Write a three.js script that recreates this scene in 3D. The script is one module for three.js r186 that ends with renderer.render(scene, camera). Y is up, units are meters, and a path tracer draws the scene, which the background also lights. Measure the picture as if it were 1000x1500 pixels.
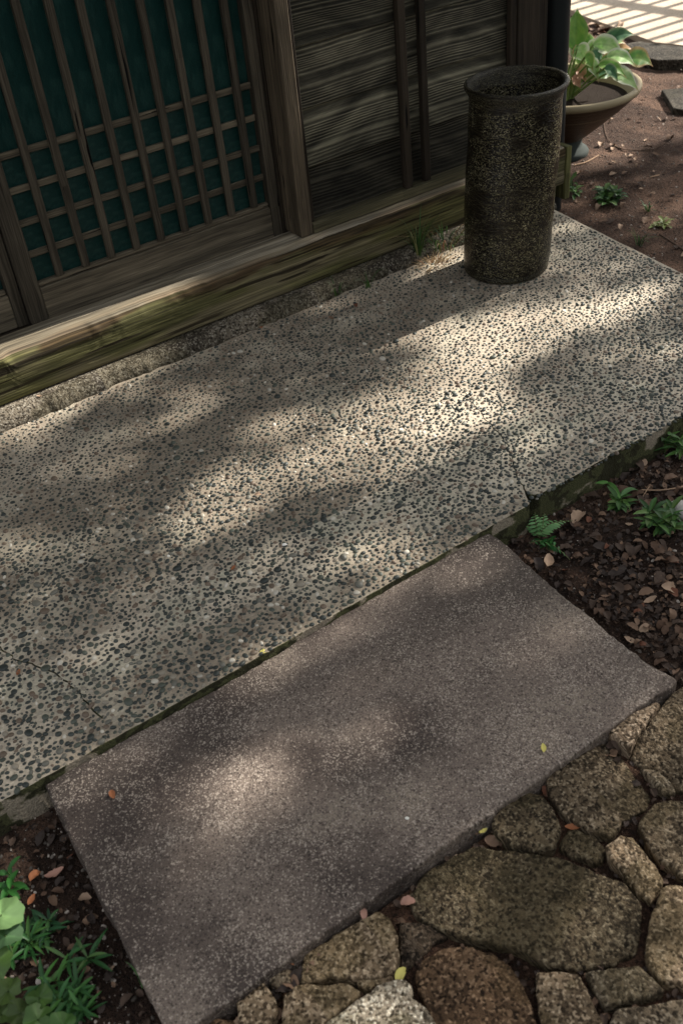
import * as THREE from 'three';
import { RoundedBoxGeometry } from 'three/addons/geometries/RoundedBoxGeometry.js';
import { mergeGeometries, mergeVertices } from 'three/addons/utils/BufferGeometryUtils.js';

// ------------------------------------------------------------------ camera, sky, sun, exposure
const scene = new THREE.Scene();
const FOCAL = 1456, EYE = new THREE.Vector3(0, 1.4, 0);
const RIGHT = new THREE.Vector3(), UP = new THREE.Vector3(), FWD = new THREE.Vector3();
{ // camera turn from the photograph's vanishing points (along the house wall, and straight down)
  const V = new THREE.Vector3(210, 1800, FOCAL).normalize();
  const A = new THREE.Vector3(2955, -1520, FOCAL).normalize(); A.addScaledVector(V, -A.dot(V)).normalize();
  const Z = new THREE.Vector3().crossVectors(A, V).negate();
  RIGHT.set(A.x, -V.x, Z.x); UP.set(-A.y, V.y, -Z.y); FWD.set(A.z, -V.z, Z.z);
}
const camera = new THREE.PerspectiveCamera(2 * Math.atan(750 / FOCAL) * 180 / Math.PI, 682 / 1024, 0.05, 500);
camera.position.copy(EYE);
camera.quaternion.setFromRotationMatrix(new THREE.Matrix4().makeBasis(RIGHT, UP, FWD.clone().negate()));
camera.focus = 2.35; camera.userData.fStop = 5.6;
camera.updateMatrixWorld();

const SUN_EL = 36 * Math.PI / 180;
const SUN = new THREE.Vector3(Math.cos(SUN_EL), Math.sin(SUN_EL), 0.028).normalize();
{
  const w = 512, h = 256, d = new Float32Array(w * h * 4);
  for (let j = 0; j < h; j++) for (let i = 0; i < w; i++) {
    const el = ((j + .5) / h - .5) * Math.PI, az = ((i + .5) / w - .5) * 2 * Math.PI;
    const dir = new THREE.Vector3(Math.cos(el) * Math.cos(az), Math.sin(el), Math.cos(el) * Math.sin(az));
    const t = Math.max(0, Math.sin(el)), hz = Math.pow(1 - t, 3), g = Math.pow(Math.max(0, dir.dot(SUN)), 6);
    const o = (j * w + i) * 4;
    d[o] = .35 + .27 * hz + .30 * g; d[o + 1] = .37 + .255 * hz + .27 * g; d[o + 2] = .40 + .205 * hz + .21 * g; d[o + 3] = 1;
  }
  const sky = new THREE.DataTexture(d, w, h, THREE.RGBAFormat, THREE.FloatType);
  sky.mapping = THREE.EquirectangularReflectionMapping; sky.magFilter = THREE.LinearFilter; sky.needsUpdate = true;
  scene.background = sky; scene.environment = sky;
}
const sun = new THREE.DirectionalLight(new THREE.Color(1, .945, .86), 5);
sun.position.copy(SUN).multiplyScalar(25); sun.castShadow = true; sun.shadow.radius = 1;
Object.assign(sun.shadow.camera, { left: -9, right: 9, top: 9, bottom: -9, near: 1, far: 60 });
sun.shadow.mapSize.set(2048, 2048);
scene.add(sun, sun.target);

const renderer = new THREE.WebGLRenderer({ antialias: true });
renderer.toneMapping = THREE.LinearToneMapping; renderer.toneMappingExposure = 2.5;
renderer.shadowMap.enabled = true;
renderer.setSize(682, 1024);

// ------------------------------------------------------------------ helpers
function rng(seed) { let a = seed >>> 0; return () => { a = (a + 0x6D2B79F5) | 0; let t = Math.imul(a ^ (a >>> 15), 1 | a); t = (t + Math.imul(t ^ (t >>> 7), 61 | t)) ^ t; return ((t ^ (t >>> 14)) >>> 0) / 4294967296; }; }
const PERM = new Float32Array(65536); { const r = rng(7); for (let i = 0; i < 65536; i++) PERM[i] = r(); }
const hsh = (i, j) => PERM[((Math.imul(i, 73856093) ^ Math.imul(j, 19349663)) >>> 3) & 65535];
function vn(x, y) { const i = Math.floor(x), j = Math.floor(y); let u = x - i, v = y - j; u = u * u * (3 - 2 * u); v = v * v * (3 - 2 * v);
  const a = hsh(i, j), b = hsh(i + 1, j), c = hsh(i, j + 1), d = hsh(i + 1, j + 1); return a + (b - a) * u + (c - a) * v + (a - b - c + d) * u * v; }
function fbm(x, y, o = 4) { let s = 0, a = .5, n = 0; for (let k = 0; k < o; k++) { s += a * vn(x, y); n += a; a *= .5; x = x * 2.03 + 17.3; y = y * 2.03 + 9.1; } return s / n; }
function grain(x, y) { const i = Math.floor(x), j = Math.floor(y); let best = 9, id = 0, second = 9; for (let a = -1; a <= 1; a++) for (let b = -1; b <= 1; b++) { const p = i + a, q = j + b, dx = p + hsh(p, q * 3 + 7) - x, dy = q + hsh(p * 5 + 11, q) - y, d = dx * dx + dy * dy; if (d < best) { second = best; best = d; id = hsh(p * 7 + 3, q * 13 + 5); } else if (d < second) second = d; } return [id, Math.sqrt(second) - Math.sqrt(best)]; }   // mineral grains: a value for each irregular cell
const sst = (a, b, x) => { x = Math.min(1, Math.max(0, (x - a) / (b - a))); return x * x * (3 - 2 * x); };
const lerp = (a, b, t) => a + (b - a) * t;
const mix3 = (a, b, t) => [lerp(a[0], b[0], t), lerp(a[1], b[1], t), lerp(a[2], b[2], t)];
function ray(x, y) { return RIGHT.clone().multiplyScalar(x - 500).addScaledVector(UP, 750 - y).addScaledVector(FWD, FOCAL); }
function px(x, y, h = 0) { const d = ray(x, y); return EYE.clone().addScaledVector(d, (h - EYE.y) / d.y); }   // a pixel of the photograph on the level h
function pxd(x, y, dist) { return EYE.clone().addScaledVector(ray(x, y).normalize(), dist); }

function tex(w, h, fn, srgb, repeat) {   // fn(i, j) -> [r, g, b] 0..255 or a grey number
  const d = new Uint8Array(w * h * 4);
  for (let j = 0; j < h; j++) for (let i = 0; i < w; i++) {
    const c = fn(i, j), o = (j * w + i) * 4;
    if (typeof c === 'number') d[o] = d[o + 1] = d[o + 2] = Math.max(0, Math.min(255, c)); else for (let k = 0; k < 3; k++) d[o + k] = Math.max(0, Math.min(255, c[k]));
    d[o + 3] = 255;
  }
  const t = new THREE.DataTexture(d, w, h); t.magFilter = THREE.LinearFilter; t.minFilter = THREE.LinearMipmapLinearFilter; t.generateMipmaps = true;
  t.wrapS = t.wrapT = THREE.RepeatWrapping; if (srgb) t.colorSpace = THREE.SRGBColorSpace; if (repeat) t.repeat.set(...repeat); t.needsUpdate = true; return t;
}
const taken = new Map();
function numbered(n) { const k = taken.get(n) || 0; taken.set(n, k + 1); return k ? `${n}_${String(k).padStart(3, '0')}` : n; }
function finish(o) { o.traverse(m => { if (m.isMesh) { m.castShadow = true; m.receiveShadow = true; } }); return o; }
function tag(o, label, category, group) { o.userData.label = label; o.userData.category = category; if (group) o.userData.group = group; return o; }
function thing(name, label, category, pos, group) { const o = new THREE.Group(); o.name = numbered(name); if (pos) o.position.copy(pos); tag(o, label, category, group); scene.add(o); return o; }
function mesh(name, geo, m, parent) { const o = new THREE.Mesh(geo, m); o.castShadow = o.receiveShadow = true; if (parent) { o.name = name; parent.add(o); } else { o.name = numbered(name); scene.add(o); } return o; }
function single(name, geo, m, label, category, group) { return tag(mesh(name, geo, m), label, category, group); }
function struct(name, geo, m) { const o = mesh(name, geo, m); o.userData.kind = 'structure'; return o; }
function geoFrom(pos, idx, uv, col) { const g = new THREE.BufferGeometry(); g.setAttribute('position', new THREE.Float32BufferAttribute(pos, 3)); if (uv) g.setAttribute('uv', new THREE.Float32BufferAttribute(uv, 2)); if (col) g.setAttribute('color', new THREE.Float32BufferAttribute(col, 3)); g.setIndex(idx); g.computeVertexNormals(); return g; }
const std = (o) => new THREE.MeshPhysicalMaterial({ roughness: .85, specularIntensity: .3, ...o });
const lin = (r, g, b) => new THREE.Color().setRGB(r, g, b);

// wooden bar: rounded box with uv in metres, u along the grain
let woodSeed = 0;
function bar(x0, x1, y0, y1, z0, z1, axis = 'x', bev = .003) {
  const w = x1 - x0, h = y1 - y0, d = z1 - z0; let g = new RoundedBoxGeometry(w, h, d, 1, Math.min(bev, w / 2.2, h / 2.2, d / 2.2));
  if (g.index) g = g.toNonIndexed();
  const p = g.attributes.position, nn = g.attributes.normal, uv = [], ou = (woodSeed * .377) % 2, ov = (woodSeed * .1313) % .5; woodSeed++;
  const ax = { x: 0, y: 1, z: 2 }[axis];
  for (let i = 0; i < p.count; i += 3) {
    const m = [0, 0, 0]; for (let k = 0; k < 3; k++) { m[0] += Math.abs(nn.getX(i + k)); m[1] += Math.abs(nn.getY(i + k)); m[2] += Math.abs(nn.getZ(i + k)); }
    const dom = m.indexOf(Math.max(...m)); let a = ax, b;
    if (dom === ax) { a = (ax + 1) % 3; b = (ax + 2) % 3; } else b = 3 - ax - dom;
    for (let k = 0; k < 3; k++) { const c = [p.getX(i + k), p.getY(i + k), p.getZ(i + k)]; uv.push(c[a] / 2 + ou, c[b] / .5 + ov + dom * .21); }
  }
  g.setAttribute('uv', new THREE.Float32BufferAttribute(uv, 2));
  g.translate((x0 + x1) / 2, (y0 + y1) / 2, (z0 + z1) / 2); return g;
}
// strip swept along x: profile(x) -> list of [y, z]
function sweep(x0, x1, n, profile) {
  const pos = [], uv = [], idx = []; let m = 0;
  for (let i = 0; i <= n; i++) { const x = lerp(x0, x1, i / n), pr = profile(x); m = pr.length; let s = 0;
    for (let k = 0; k < m; k++) { if (k) s += Math.hypot(pr[k][0] - pr[k - 1][0], pr[k][1] - pr[k - 1][1]); pos.push(x, pr[k][0], pr[k][1]); uv.push(x, s); } }
  for (let i = 0; i < n; i++) for (let k = 0; k < m - 1; k++) { const a = i * m + k, b = a + 1, c = a + m, d = c + 1; idx.push(a, c, b, b, c, d); }
  return geoFrom(pos, idx, uv);
}
// stone from an outline (x, z): rounded rim, uneven top, sides down to the bottom
function stoneGeo(outline, top, bottom, o = {}) {
  const { n = 84, R = .014, amp = .006, freq = 14, rag = .003, seed = 0, rings = 12, dome = .004, smooth = true, facets = [] } = o;
  const pts = outline.map(p => new THREE.Vector3(p.x, 0, p.z));
  let ring = [];
  if (smooth) ring = new THREE.CatmullRomCurve3(pts, true, 'catmullrom', .10).getSpacedPoints(n).slice(0, n);
  else { let L = 0; const seg = pts.map((p, i) => { const q = pts[(i + 1) % pts.length], l = p.distanceTo(q); L += l; return l; }); pts.forEach((p, i) => { const q = pts[(i + 1) % pts.length], k = Math.max(1, Math.round(n * seg[i] / L)); for (let a = 0; a < k; a++) ring.push(p.clone().lerp(q, a / k)); }); }
  n; const N = ring.length, c = new THREE.Vector3(); ring.forEach(p => c.add(p)); c.divideScalar(N);
  ring.forEach((p, i) => { const d = p.clone().sub(c).normalize(); p.addScaledVector(d, (fbm(p.x * 60 + seed, p.z * 60, 3) - .5) * 2 * rag); });
  const ins = [0, .12, .3, .55, .8, 1].map(t => t * R), pos = [], uv = [], idx = [];
  const push = (x, y, z, du = 0) => { pos.push(x, y, z); uv.push(x + seed * .137, z + du + seed * .211); };
  const ht0 = (x, z) => (fbm(x * freq + seed * 3.1, z * freq, 4) - .5) * 2 * amp + (vn(x * freq * 6, z * freq * 6 + seed) - .5) * amp * .35;
  const rows = [], ht = (x, z) => { let h = ht0(x, z); for (const [dx, dz, off, sl] of facets) h -= Math.max(0, (x - c.x) * dx + (z - c.z) * dz - off) * sl; return h; };
  rows.push(ring.map(p => [p.x, bottom, p.z, -(top - bottom)])); rows.push(ring.map(p => [p.x, top - R * 1.0 + Math.min(0, ht(p.x, p.z)), p.z, 0]));
  for (const i of ins.slice(1)) rows.push(ring.map(p => { const d = c.clone().sub(p), l = d.length(); const q = p.clone().addScaledVector(d, Math.min(i / l, .9)); const t = 1 - i / R; return [q.x, top - R * (1 - Math.sqrt(Math.max(0, 1 - t * t))) + ht(q.x, q.z), q.z, 0]; }));
  for (let k = 1; k < rings; k++) { const f = k / rings; rows.push(ring.map(p => { const d = c.clone().sub(p), l = d.length(), s = Math.min(R / l, .9); const g = s + (1 - s) * f; const q = p.clone().addScaledVector(d, g); return [q.x, top + ht(q.x, q.z) + dome * (1 - (1 - f) * (1 - f)), q.z, 0]; })); }
  rows.forEach(r => r.forEach(v => push(...v)));
  push(c.x, top + ht(c.x, c.z) + dome, c.z);
  for (let r = 0; r < rows.length - 1; r++) for (let i = 0; i < N; i++) { const a = r * N + i, b = r * N + (i + 1) % N, d = a + N, e = b + N; idx.push(a, b, d, b, e, d); }
  const last = (rows.length - 1) * N, ce = rows.length * N; for (let i = 0; i < N; i++) idx.push(last + i, last + (i + 1) % N, ce);
  const g = geoFrom(pos, idx, uv);
  const ny = g.attributes.normal; let s = 0; for (let i = last; i < ce; i++) s += ny.getY(i); if (s < 0) { const ix = g.index.array; for (let i = 0; i < ix.length; i += 3) { const t = ix[i]; ix[i] = ix[i + 1]; ix[i + 1] = t; } g.computeVertexNormals(); }
  return g;
}

// ------------------------------------------------------------------ textures
const T = {};
T.wood = (() => { // 2 m x 0.5 m, grain along u; returns colour and height maps
  const W = 2048, H = 512, hgt = new Float32Array(W * H), dk = new Float32Array(W * H);
  for (let j = 0; j < H; j++) for (let i = 0; i < W; i++) {
    const u = i / W * 2, v = j / H * .5;
    const wu = Math.sin(u * Math.PI) , wrap = Math.cos(u * Math.PI);     // periodic along u
    const vv = v + .012 * (fbm(wu * 1.1 + 3, wrap * 1.1 + v * 5, 3) - .5) + .004 * vn(wu * 5, v * 40 + wrap * 5);
    const late = vn(.5, vv * 170 + 40 * vn(.3, vv * 9));
    const fine = vn(u * 30, vv * 900), mid = vn(u * 9, vv * 420);
    const crack = sst(.80, .92, vn(wu * 3 + wrap * 2, vv * 230)) * sst(.45, .7, vn(u * 4, v * 12));
    hgt[j * W + i] = .30 * sst(.15, .85, late) + .36 * mid + .30 * fine - .5 * crack;
    dk[j * W + i] = crack * .6;
  }
  const col = tex(W, H, (i, j) => { const k = j * W + i, h = hgt[k], m = fbm(i / W * 9, j / H * 7, 3), f = .44 + .62 * h + .30 * (m - .5) - dk[k]; return [200 * f, 190 * f, 172 * f]; }, true);
  const bump = tex(W, H, (i, j) => 255 * (hgt[j * W + i] * .8 + .15));
  return { col, bump };
})();
T.board = (() => { // 1 m x 0.5 m weathered board, raised late wood in lines 6 to 9 mm apart
  const W = 2048, H = 1024, hg = new Float32Array(W * H);
  for (let j = 0; j < H; j++) for (let i = 0; i < W; i++) { const u = i / W, v = j / H * .5, c = Math.cos(u * 6.2832), q = Math.sin(u * 6.2832);
    const vv = v + .034 * (fbm(c * .45 + 4, q * .45 + v * 1.6, 2) - .5) + .0016 * vn(c * 3, q * 3 + v * 60), sp = 88, ph = vv * sp + 5 * vn(.7, vv * 21) + .8 * vn(.4, vv * 55);
    const ridge = Math.pow(.5 + .5 * Math.cos(ph * 6.2832), 1.7) * (.55 + .45 * vn(.2, Math.floor(ph) * 1.7)), fib = vn(u * 26, vv * 1300), sm = fbm(c * 2 + 7, q * 2 + v * 26, 4), amp = .35 + .65 * sst(.3, .65, vn(2.2, vv * 17));
    hg[j * W + i] = .62 * ridge * amp + .24 * fib + .55 * (sm - .42) + .10; }
  return { col: tex(W, H, (i, j) => { const f = .16 + .92 * hg[j * W + i]; return [205 * f, 200 * f, 182 * f]; }, true), bump: tex(W, H, (i, j) => 255 * (.1 + .8 * hg[j * W + i])) }; })();
T.grit = tex(512, 512, (i, j) => 255 * (.5 * vn(i * .5, j * .5) + .3 * vn(i * .17, j * .17) + .2 * vn(i * .07, j * .07)));
T.rough = tex(512, 512, (i, j) => { const a = fbm(i * .09, j * .09, 4), b = vn(i * .4, j * .4); return 255 * (.65 * a + .35 * b); });
T.concrete = (() => { // whole platform, 3.4 m x 1.3 m
  const W = 2048, H = 1024;
  return tex(W, H, (i, j) => {
    const x = i / W * 3.4, z = j / H * 1.3, st = fbm(x * 2.2, z * 3.1, 5), fine = vn(i * .9, j * 1.1), f2 = vn(i * .33, j * .37), blot = sst(.5, .68, fbm(x * 7 + 4, z * 7, 4));
    let c = mix3([186, 173, 154], [142, 130, 114], sst(.35, .68, st)); c = mix3(c, [198, 189, 168], blot * .45);
    const front = sst(1.12, 1.21, z) * sst(.4, .6, fbm(x * 11, z * 20, 3)); c = mix3(c, [164, 160, 142], front * .5);
    const k = .86 + .2 * fine + .12 * (f2 - .5); return [c[0] * k, c[1] * k, c[2] * k];
  }, true);
})();
T.slab = (() => { // 1.1 m x 0.6 m weathered granite
  const W = 2048, H = 1024;
  return tex(W, H, (i, j) => {
    const x = i / W * 1.1, z = j / H * .6;
    const sp = vn(x * 480, z * 480), sp2 = vn(x * 300 + 50, z * 300), sp3 = vn(x * 700, z * 700 + 31), st = fbm(x * 5, z * 6, 5), st2 = fbm(x * 16 + 7, z * 16, 5), big = fbm(x * 2.3 + 9, z * 2.6 + 4, 3);
    let c = mix3([73, 64, 59], [113, 101, 92], sst(.36, .64, st)); c = mix3(c, [68, 61, 56], sst(.5, .68, big) * .55);
    const [gg] = grain(x * 420, z * 420), g = .22 * sp + .24 * sp2 + .14 * sp3 + .42 * gg, thr = .635 - .09 * sst(.36, .68, st2);
    c = mix3(c, [180, 168, 154], sst(thr, thr + .16, g) * .62); c = mix3(c, [44, 38, 35], sst(.40, .26, g) * .6); c = mix3(c, [150, 138, 122], sst(.56, .74, fbm(x * 4.2 + 31, z * 5 + 3, 5)) * sst(.3, .6, vn(x * 260, z * 260)) * .4);
    const k = .84 + .32 * vn(i * .8, j * .8); return [c[0] * k, c[1] * k, c[2] * k];
  }, true);
})();
T.rockPair = (() => { const W = 1024, hg = new Float32Array(W * W); const col = tex(W, W, (i, j) => { // 0.6 m tile
  const x = i / W * .6, z = j / W * .6, a = fbm(x * 30, z * 30, 5), lo = fbm(x * 8 + 5, z * 8, 3), [g1, e1] = grain(x * 270 + a * 1.5, z * 270), [g2] = grain(x * 130 + 40, z * 130 + a * 2), moss = sst(.5, .62, fbm(x * 11 + 3, z * 11, 5));
  let c = mix3([108, 98, 85], [166, 152, 133], sst(.30, .70, .6 * a + .4 * lo)); c = mix3(c, [46, 40, 32], (g1 < .24 ? .62 : 0) + (g2 < .14 ? .3 : 0)); c = mix3(c, [224, 213, 195], (g1 > .80 ? .55 : 0) + (g2 > .88 ? .3 : 0)); c = mix3(c, [78, 72, 48], moss * .3);
  hg[j * W + i] = .5 * a + .22 * g1 + .18 * g2 + .1 * Math.min(1, e1 * 3); const k = .84 + .28 * vn(i * .7, j * .7); return [c[0] * k, c[1] * k, c[2] * k]; }, true, [1 / .6, 1 / .6]);
  return { col, bump: tex(W, W, (i, j) => 255 * hg[j * W + i], false, [1 / .6, 1 / .6]) }; })(); T.rock = T.rockPair.col;
T.dirt = (() => { const W = 1024; return tex(W, W, (i, j) => { // 1.2 m tile
  const x = i / W * 1.2, z = j / W * 1.2, a = fbm(x * 6, z * 6, 5), sp = vn(x * 170, z * 170), sp2 = vn(x * 330, z * 330);
  let c = mix3([66, 50, 41], [104, 81, 67], sst(.33, .68, a)); c = mix3(c, [40, 32, 27], sst(.66, .9, sp) * .7); c = mix3(c, [150, 128, 108], sst(.8, .95, sp2) * .7);
  const k = .78 + .4 * vn(i * .8, j * .8); return [c[0] * k, c[1] * k, c[2] * k]; }, true, [1 / 1.2, 1 / 1.2]); })();
T.beam = (() => { // 3.8 m x 0.32 m : lower part is the front face, upper part the sill top
  const W = 2048, H = 512;
  return tex(W, H, (i, j) => {
    const x = i / W * 3.8 - 1.2, s = j / H * .32, vv = s + .007 * (fbm(x * 2.2, s * 5, 2) - .5);
    const g = vn(x * 4, vv * 420), g2 = vn(x * 1.6, vv * 170), fine = vn(x * 24, vv * 900), alg = sst(.34, .6, fbm(x * 4, s * 14, 4)), k = .44 + .42 * g + .26 * g2 + .20 * fine;
    const green = mix3([112, 103, 78], [92, 89, 56], alg), grey = mix3([112, 104, 88], [96, 90, 70], alg);
    let c = mix3(green, grey, sst(1.2, 1.75, x + .5 * (fbm(x * 3, s * 12, 3) - .5)));
    if (s < .13) { const rot = sst(.085, .118, s + .03 * (fbm(x * 9, s * 30, 3) - .5)) * sst(.42, .6, fbm(x * 6 + 2, s * 20, 3)); c = mix3(c, [66, 46, 32], rot * .6); const stain = sst(.58, .72, fbm(x * 5 + 30, vv * 110, 3)); c = mix3(c, [44, 37, 25], stain * .85); }
    else { c = mix3([150, 140, 122], [122, 112, 94], sst(.35, .65, fbm(x * 3, s * 30, 4))); const o = sst(.165, .13, s) * sst(.45, .62, fbm(x * 5, s * 25, 3)); c = mix3(c, [140, 112, 84], o * .35); }
    return [c[0] * k, c[1] * k, c[2] * k];
  }, true, [1 / 3.8, 1 / .32]);
})();
T.vase = (() => { const W = 1024, H = 1024, S = new Float32Array(W * H), r = rng(33);
  // straw marks combed round the body while the clay was soft
  for (let q = 0; q < 700; q++) { const cx = r() * W, cy = r() * H, len = 60 + r() * 220, sl = (r() - .5) * .9, cv = (r() - .5) * .004, a = .25 + .45 * r(); for (let t = -len / 2; t < len / 2; t++) { const i = Math.round(cx + t), j = Math.round(cy + sl * t + cv * t * t); if (j < 0 || j >= H) continue; S[j * W + ((i % W) + W) % W] += a * (1 - Math.abs(t) * 2 / len) * (.4 + .6 * vn(i * .2, j * .2)); } }
  const col = tex(W, H, (i, j) => { const sp = vn(i * .21, j * .26), sp2 = vn(i * .3 + 9, j * .36), p = fbm(i * .012, j * .012, 3), olive = sst(.5, .78, sp) * sst(.2, .5, p), pale = sst(.7, .9, sp2) * sst(.22, .5, p); let c = mix3([24, 20, 14], [13, 11, 9], p); c = mix3(c, [80, 76, 54], olive * .8); c = mix3(c, [176, 168, 140], pale * .65); const s = Math.min(.7, S[j * W + i]); return mix3(c, [150, 140, 104], s); }, true);
  const bump = tex(W, H, (i, j) => 255 * (.35 + .3 * vn(i * .3, j * .3) + .15 * vn(i * .06, j * .06) + .3 * Math.min(.8, S[j * W + i])));
  return { col, bump }; })();
T.pave = (() => { const W = 512; return tex(W, W, (i, j) => { const a = fbm(i * .02, j * .02, 4), k = .86 + .2 * vn(i * .7, j * .7); const c = mix3([176, 158, 138], [204, 188, 168], a); return [c[0] * k, c[1] * k, c[2] * k]; }, true, [.7, .7]); })();
console.log('textures done');

// ------------------------------------------------------------------ materials
const M = {};
const woodMat = (c, bs = .0016, r = .85) => std({ color: c, map: T.wood.col, bumpMap: T.wood.bump, bumpScale: bs, roughness: r });
const boardMap = T.board.col, boardBump = T.board.bump; boardMap.repeat.set(2, 1); boardBump.repeat.set(2, 1);
M.board = [lin(.54, .52, .445), lin(.19, .18, .156), lin(.38, .36, .31), lin(.27, .258, .22)].map(c => std({ color: c, map: boardMap, bumpMap: boardBump, bumpScale: .005, roughness: .8 }));
M.doorWood = woodMat(lin(.165, .153, .137), .0012); M.rail = woodMat(lin(.32, .295, .255), .0014); M.post = woodMat(lin(.215, .185, .152), .0016); M.postDark = woodMat(lin(.08, .067, .057), .0014); M.bottomRail = woodMat(lin(.25, .245, .175), .0016);
M.beam = std({ map: T.beam, bumpMap: (() => { const t = T.wood.bump.clone(); t.repeat.set(.5, 2); return t; })(), bumpScale: .002 });
const paneMap = tex(256, 256, (i, j) => { const d = sst(.42, .75, fbm(i * .02, j * .035, 4)), k = .85 + .3 * vn(i * .5, j * .5); return mix3([19, 48, 45], [30, 58, 54], d).map(v => v * k); }, true);
M.glass = new THREE.MeshPhysicalMaterial({ map: paneMap, roughness: .3, specularIntensity: .4, bumpMap: T.rough, bumpScale: .0006 });
const fineBump = T.grit.clone(); fineBump.repeat.set(3, 3);
const conMap = T.concrete; conMap.repeat.set(1 / 3.4, 1 / 1.3); conMap.offset.set(1.0 / 3.4, 2.4 / 1.3); conMap.wrapS = conMap.wrapT = THREE.RepeatWrapping;
M.concrete = std({ map: conMap, bumpMap: fineBump, bumpScale: .0016, roughness: .9 });
const sideMap = T.rock.clone(); sideMap.repeat.set(1.4, 1.4);
const mossMap = tex(1024, 1024, (i, j) => { // concrete overgrown with moss and algae in patches, 1 m tile
  const x = i / 1024, z = j / 1024, k = .8 + .36 * vn(i * .6, j * .6), m = sst(.36, .44, fbm(x * 14, z * 22, 5)), m2 = sst(.5, .56, fbm(x * 40 + 7, z * 40, 3)); let c = mix3([150, 139, 122], [70, 72, 46], m * .9); c = mix3(c, [44, 42, 30], m * m2 * .7); return c.map(v => v * k); }, true);
M.concreteSide = std({ map: mossMap, bumpMap: fineBump, bumpScale: .004, roughness: .95 });
const kerbBump = T.rough.clone(); kerbBump.repeat.set(5, 5);
M.kerb = std({ color: lin(.50, .51, .51), map: sideMap, bumpMap: kerbBump, bumpScale: .006 });
const slabMap = T.slab; slabMap.repeat.set(1 / 1.1, 1 / .6); slabMap.offset.set(0, 1.26 / .6);
const slabBump = T.grit.clone(); slabBump.repeat.set(4, 4);
M.slab = std({ map: slabMap, bumpMap: slabBump, bumpScale: .0022, roughness: .82 });
const rockBump = T.rockPair.bump;
const rockMat = (r, g, b) => std({ color: lin(r, g, b), map: T.rock, bumpMap: rockBump, bumpScale: .012, roughness: .9 });
M.rock = { wedge: rockMat(.85, .74, .65), brown: rockMat(.46, .405, .335), moss: rockMat(.35, .315, .25), tan: rockMat(.86, .74, .61), grey: rockMat(.56, .515, .455), pale: rockMat(1.55, 1.55, 1.5), dark: rockMat(.24, .205, .18), rust: rockMat(.46, .335, .25) };
const dirtBump = T.rough.clone(); dirtBump.repeat.set(3.4, 3.4);
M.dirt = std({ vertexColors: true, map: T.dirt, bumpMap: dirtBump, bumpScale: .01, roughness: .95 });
M.jointSoil = std({ color: lin(.55, .5, .46), map: T.dirt, bumpMap: dirtBump, bumpScale: .012, roughness: .95 });
M.pave = std({ map: T.pave, bumpMap: fineBump, bumpScale: .001 });
M.vase = new THREE.MeshPhysicalMaterial({ map: T.vase.col, bumpMap: T.vase.bump, bumpScale: .003, roughness: .24, specularIntensity: .5 });
M.vaseRim = M.vase;
M.pipe = std({ color: lin(.012, .014, .014), roughness: .45 });
M.bowl = std({ color: lin(.07, .044, .028), roughness: .45, bumpMap: T.rough, bumpScale: .002 });
M.bowlRim = std({ color: lin(.32, .26, .16), roughness: .4 });
M.soil = std({ color: lin(.035, .024, .017), roughness: 1, bumpMap: kerbBump, bumpScale: .012 });
M.roof = std({ color: lin(.05, .05, .055), roughness: .8 }); M.plaster = std({ color: lin(.30, .26, .2) });
M.darkStone = std({ color: lin(.17, .17, .165), map: T.rock, bumpMap: rockBump, bumpScale: .003 });
const leafMat = (r, g, b, o = {}) => new THREE.MeshPhysicalMaterial({ color: lin(r, g, b), roughness: .65, specularIntensity: .3, side: THREE.DoubleSide, ...o });
M.green = new THREE.MeshPhysicalMaterial({ vertexColors: true, roughness: .5, specularIntensity: .45, side: THREE.DoubleSide, transmission: .25, thickness: 0 });
M.dry = [leafMat(.095, .057, .038), leafMat(.064, .043, .032), leafMat(.16, .10, .066), leafMat(.30, .205, .14), leafMat(.12, .05, .030), leafMat(.042, .031, .026)];
M.yellow = leafMat(.55, .48, .14); M.orange = leafMat(.26, .10, .045); M.pink = leafMat(.36, .20, .15);
M.twig = std({ color: lin(.10, .065, .045) }); M.paleTwig = std({ color: lin(.30, .20, .13) });
M.bark = std({ color: lin(.09, .07, .05), map: T.rock, bumpMap: rockBump, bumpScale: .01 }); M.canopy = leafMat(.05, .085, .025, { roughness: .6 });
M.fence = std({ color: lin(.22, .18, .13) });

// ------------------------------------------------------------------ ground
const GROUND = -.082;
const groundY = (x, z) => GROUND + .020 * (fbm(x * 3.1, z * 3.1, 4) - .5) + .006 * (vn(x * 30, z * 30) - .5);
{
  const axis = (lo, hi, step, far) => { const a = []; for (let v = lo; v <= hi + 1e-6; v += step) a.push(v); const L = [], R = []; let s = step; for (let v = hi; v < far;) { s *= 1.5; v += s; R.push(v); } s = step; for (let v = lo; v > -far;) { s *= 1.5; v -= s; L.unshift(v); } return [...L, ...a, ...R]; };
  const bedShade = (x, z) => { const bed = Math.max(sst(.12, -.02, x - .06) * sst(-1.5, -1.2, z), sst(-1.75, -1.3, z)); return sst(.47, .55, .7 * fbm(x * 6, z * 6, 4) + .42 * bed - .1); }, gcol = [];  // plant shade painted into the soil colour of the beds, with noisy outline
  const xs = axis(-1.2, 5, .022, 220), zs = axis(-4.4, .3, .022, 220), pos = [], uv = [], idx = [];
  for (const z of zs) for (const x of xs) { pos.push(x, groundY(x, z), z); uv.push(x, z); const k = lerp(1, .42, bedShade(x, z)); gcol.push(k, k, k); }
  for (let j = 0; j < zs.length - 1; j++) for (let i = 0; i < xs.length - 1; i++) { const a = j * xs.length + i, b = a + 1, c = a + xs.length, d = c + 1; idx.push(a, c, b, b, c, d); }
  struct('ground', geoFrom(pos, idx, uv, gcol), M.dirt);
}
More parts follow.
